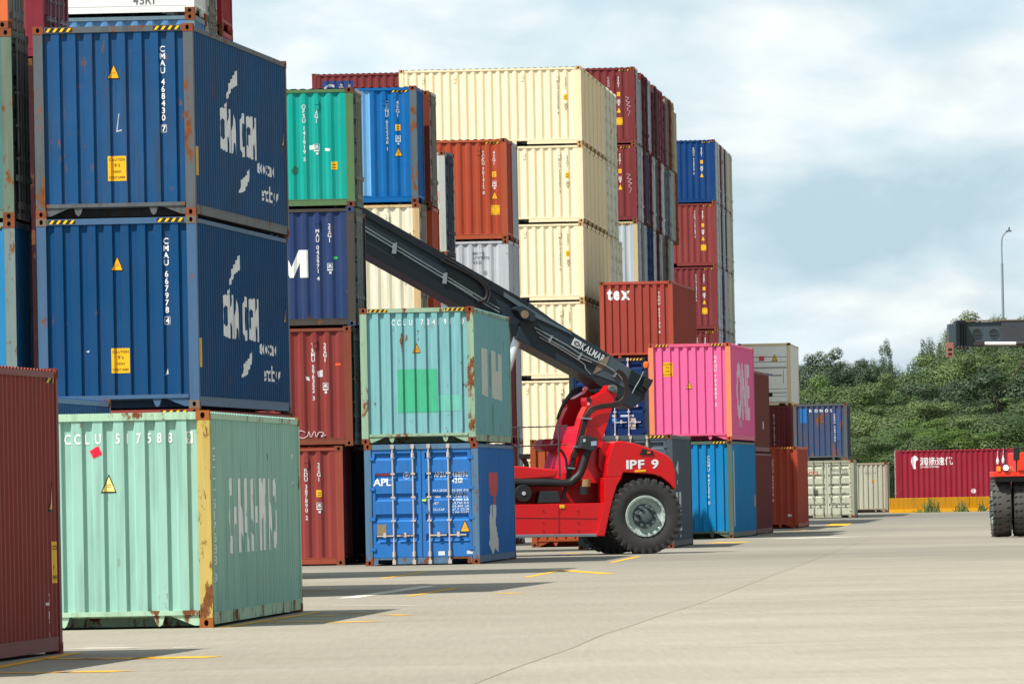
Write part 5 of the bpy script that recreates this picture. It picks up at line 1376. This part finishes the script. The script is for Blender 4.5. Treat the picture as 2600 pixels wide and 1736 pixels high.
p = LC(*I_(590, 972), .3); q = LC(*I_(590, 1030), .3); b = MB(); b.cyl((p.x, .3, p.z), (q.x, .3, q.z), .13, 16); b.build('filter_base', BLK, rs, smooth=.6)
plate([(115, 640), (150, 1140), (125, 1145), (98, 650)], .2, .3, 'bracket', BLK, bevel=0) if False else None
# hand rails and far side box
def rail(pts, w, r=.016, name='handrail', mat=None):
    b = MB()
    P = [LC(*I_(*p), w) for p in pts]
    for a, c in zip(P, P[1:]): b.cyl(a, c, r, 6)
    return b.build(name, mat or plain('4a4648', .5, .1), rs)
rail([(-120, 540), (115, 536), (290, 532), (465, 524)], .35); rail([(-120, 680), (115, 676), (290, 668), (465, 662)], .35)
rail([(403, 528), (403, 700), (412, 905)], .35, .024); rail([(108, 536), (108, 900)], .35, .018)
plate([(262, 690), (280, 632), (300, 622), (392, 618), (398, 660), (392, 712), (300, 716)], 2.2, 2.75, 'step_box', plain('8a2a38', .5, 0, .1), wref=2.2)
plate([(345, 630), (362, 628), (356, 660), (338, 662)], 2.18, 2.2, 'sticker', plain('d0b8c8'), wref=2.2, bevel=0)
hose([(100, 738), (135, 760), (160, 800), (165, 830)], .6, .06, 'intake_hose', BLK, I_); plate([(120, 735), (168, 733), (172, 765), (122, 768)], .5, .7, 'intake_cap', BLK, wref=.5)

# ------------------------------------------------------------------ second reach stacker, nose on, cut by the right edge
D2_ = 235.0
O2 = at(2705, 1368, D2_); O2.z = 0
r2 = thing('reach_stacker', 'second reach stacker at the right edge, nose on, with dual tyres and lit headlight', 'reach stacker', O2)
def L2(px, py, dy=0.0):
    P = at(px, py, D2_ + dy); return Vector((P.x - O2.x, dy, P.z))
RX = Matrix.Rotation(pi / 2, 4, 'Z')
for px in (2546, 2600, 2810, 2864):
    x = L2(px, 1300).x
    tyre_parts(r2, .82, .50, Matrix.Translation((x, .85, .82)) @ RX, .45, .28, near=px > 2700, lug=.10)
for x in (-1.35, 1.35): tyre_parts(r2, .82, .5, Matrix.Translation((x, 6.8, .82)) @ RX, .45, .28, near=x > 0)
b = MB(); b.cyl((-1.6, .85, .82), (1.6, .85, .82), .22, 12); b.build('axle', BLK, r2)
OR = paint('ff3a1a', 0, .05, .35, .0, .03, .5)
a_ = L2(2521, 1197); 
b = MB(); b.box(a_.x, -a_.x, -.05, 1.8, a_.z - .14, a_.z); fd = b.build('mudguard', OR, r2, bevel=.02)
b = MB(); b.box(a_.x + .06, -a_.x - .06, .05, 1.7, a_.z - .28, a_.z - .142); b.build('mudguard_skirt', BLK, r2)
q = L2(2582, 1150)
b = MB(); b.box(q.x, q.x + .9, -.1, 4.5, a_.z + .003, q.z + .02); b.box(q.x + .9, -q.x, .2, 7.6, .75, q.z + .25); b.build('body', OR, r2, bevel=.04)
b = MB(); b.box(-.7, .8, 2.5, 4.3, q.z + .25, q.z + 1.9); cb = b.build('cab', BOOMD, r2, bevel=.04)
b = MB(); b.box(-.62, .72, 2.48, 2.5, q.z + .8, q.z + 1.75); b.build('window', plain('141c22', .1, .2, 0), cb)
b = MB(); b.box(-.5, .5, 6.4, 7.4, 2.0, 4.3); b.build('tower', OR, r2, bevel=.03)
hl = L2(2553, 1187, -.05); b = MB(); b.lathe([(.085, 0), (.1, .08), (.05, .14), (0, .14)], 18, Matrix.Translation((hl.x, -.10, hl.z))); h_ = b.build('headlight', BLK, r2, smooth=.6)
b = MB(); b.lathe([(0, -.02), (.045, -.012), (.072, 0)], 18, Matrix.Translation((hl.x, -.102, hl.z))); b.build('lens', plain('fff6dc', .2, 0, 0, 3.0, k=1), h_, smooth=1.0)
p = L2(2535, 1189); b = MB(); b.box(p.x - .05, p.x + .05, -.08, .02, p.z - .07, p.z + .06); b.build('indicator', plain('ff7a18', .3, 0, 0, .8), r2, bevel=.01)
for px, pt in ((2533, 1172), (2547, 1170)):
    p = L2(px, pt); b = MB(); b.lathe([(0, -.08), (.035, -.05), (.045, .02), (.02, .10), (0, .2)], 10, Matrix.Translation((p.x, .0, p.z)) @ Matrix.Rotation(pi / 2, 4, 'X')); b.cyl((p.x, 0, p.z + .18), (p.x + .01, 0, p.z + .30), .006, 5); b.build('marker_lamp', plain('dfe3e6', .3), r2)
p = L2(2550, 1130); b = MB(); b.cyl((p.x, 0, a_.z), (p.x, 0, a_.z + .95), .011, 5); b.build('aerial', BLK, r2)
p = L2(2572, 1136); q1 = L2(2589, 1168); b = MB(); b.box(p.x, q1.x, -.1, .0, q1.z, p.z + .02); b.build('mirror', BLK, r2, bevel=.015)
b = MB(); b.cyl((q1.x - .1, -.05, a_.z), (q1.x - .1, -.05, q1.z), .02, 6); b.build('mirror_stem', BLK, r2)
b = MB(); b.tube([(hl.x + .10, -.1, hl.z + .0), (hl.x + .16, -.1, hl.z + .02), (hl.x + .20, -.1, hl.z - .1)], .008, 5); b.build('wire', plain('d8b060', .5), r2)
# raised boom and its telescopic spreader
SY = -4.5
def L3(a, c, dy=SY): return L2(2380 + a / 4.61, 560 + c / 4.61, dy)
SPD = paint('4a565d', .0, .4, .45, .2, .05)
t0 = L3(330, 1190); t1 = L3(1015, 1465)
b = MB(); b.box(t0.x, -t0.x, SY, SY + .5, t1.z, t0.z); sp_ = b.build('spreader', SPD, r2, bevel=.012)
b = MB(); xr = L3(745, 1190).x; b.box(xr, -xr, SY - .04, SY + .54, t1.z + .02, t0.z + .02); b.build('spreader_housing', plain('3c4046', .5, .1, .15), sp_, bevel=.01)
b = MB(); b.box(t0.x - .02, -t0.x + .02, SY - .06, SY + .56, t0.z + .022, t0.z + .05); b.build('top_flange', paint('8a7a66', .3, .5, .6), sp_)
for a in (465, 660):
    c = L3(a, 1322); b = MB(); b.lathe([(0, 0), (.122, 0)], 20, Matrix.Translation((c.x, SY - .004, c.z))); b.build('lightening_hole', plain('1c2226', .6, 0, 0), sp_)
    b = MB(); b.lathe([(.120, -.002), (.122, -.014), (.136, -.014), (.138, -.001)], 20, Matrix.Translation((c.x, SY, c.z))); b.box(c.x - .12, c.x + .12, SY - .012, SY - .006, c.z - .14 + .12, c.z); b.build('hole_rim', SPD, sp_)
e0, e1 = L3(215, 1180), L3(330, 1490)
b = MB(); b.box(e0.x, e1.x, SY - .25, SY + .8, e1.z, e0.z + .02)
for k in range(3): b.box(e0.x + .07 + .07 * k, e0.x + .09 + .07 * k, SY - .30, SY - .25, e1.z, e0.z)
eb = b.build('end_beam', BOOMD, sp_, bevel=.01)
f0, f1 = L3(125, 1212), L3(215, 1440)
b = MB(); b.box(f0.x, e0.x, SY - .2, SY + .7, f1.z + .1, f0.z); b.prism([(f0.x, f1.z + .1), (e0.x, f1.z + .1), (e0.x, f1.z - .05), (f0.x - .02, f1.z - .02)], SY - .2, SY + .7); b.build('end_cap', SPD, sp_, bevel=.01)
g0, g1 = L3(98, 1432), L3(190, 1600)
b = MB(); b.box(g0.x, g1.x, SY - .22, SY + .1, g1.z, g0.z); tw = b.build('corner_guide', paint('9a6a5c', .25, .5, .7), sp_, bevel=.012)
for k in range(2): b = MB(); zc = g0.z - .18 - .12 * k; b.box(g0.x + .05, g1.x - .05, SY - .224, SY - .2, zc - .03, zc + .03); b.build('slot', DARK, tw)
b = MB(); 
for k in range(3): b.lathe([(.03, -.02), (.055, 0), (.03, .02)], 12, Matrix.Translation((e0.x + .06 + .09 * k, SY - .28, e1.z + .0)))
b.build('chain', BLK, sp_)
h0, h1 = L3(552, 1438), L3(918, 1438)
b = MB(); b.cyl((h0.x, SY - .07, h0.z), (h1.x, SY - .07, h1.z), .042, 12); b.build('spreader_rod', plain('f4f4f2', .3, 0, .02, k=1), sp_, smooth=.8)
b = MB(); b.cyl((h1.x, SY - .07, h1.z), (-.2, SY - .07, h1.z), .06, 12); b.box(h0.x - .33, h0.x, SY - .1, SY - .04, h0.z - .04, h0.z + .05); b.build('spreader_cylinder', plain('3a3432', .5, .1), sp_, smooth=.8)
b = MB(); b.tube([L3(940, 1380), L3(980, 1372), L3(1000, 1440), L3(1010, 1500)], .03, 6); b.build('hose', BLK, sp_)
# boom from tower top forward to the spreader head
b = MB(); Mb = Matrix.Translation((0, 7.0, 4.2)); zt_ = t0.z + .9
b.prism([(-.45, -.4), (.45, -.4), (.45, .4), (-.45, .4)], 0, 1, lambda p: Vector((p[0], 7.0 + (SY - 7.0 + .25) * p[1], 4.2 + (zt_ - 4.2) * p[1] + p[2])))
b.box(-.4, .4, SY + .0, SY + .5, t0.z, zt_ - .3); b.build('boom', BOOM, r2)
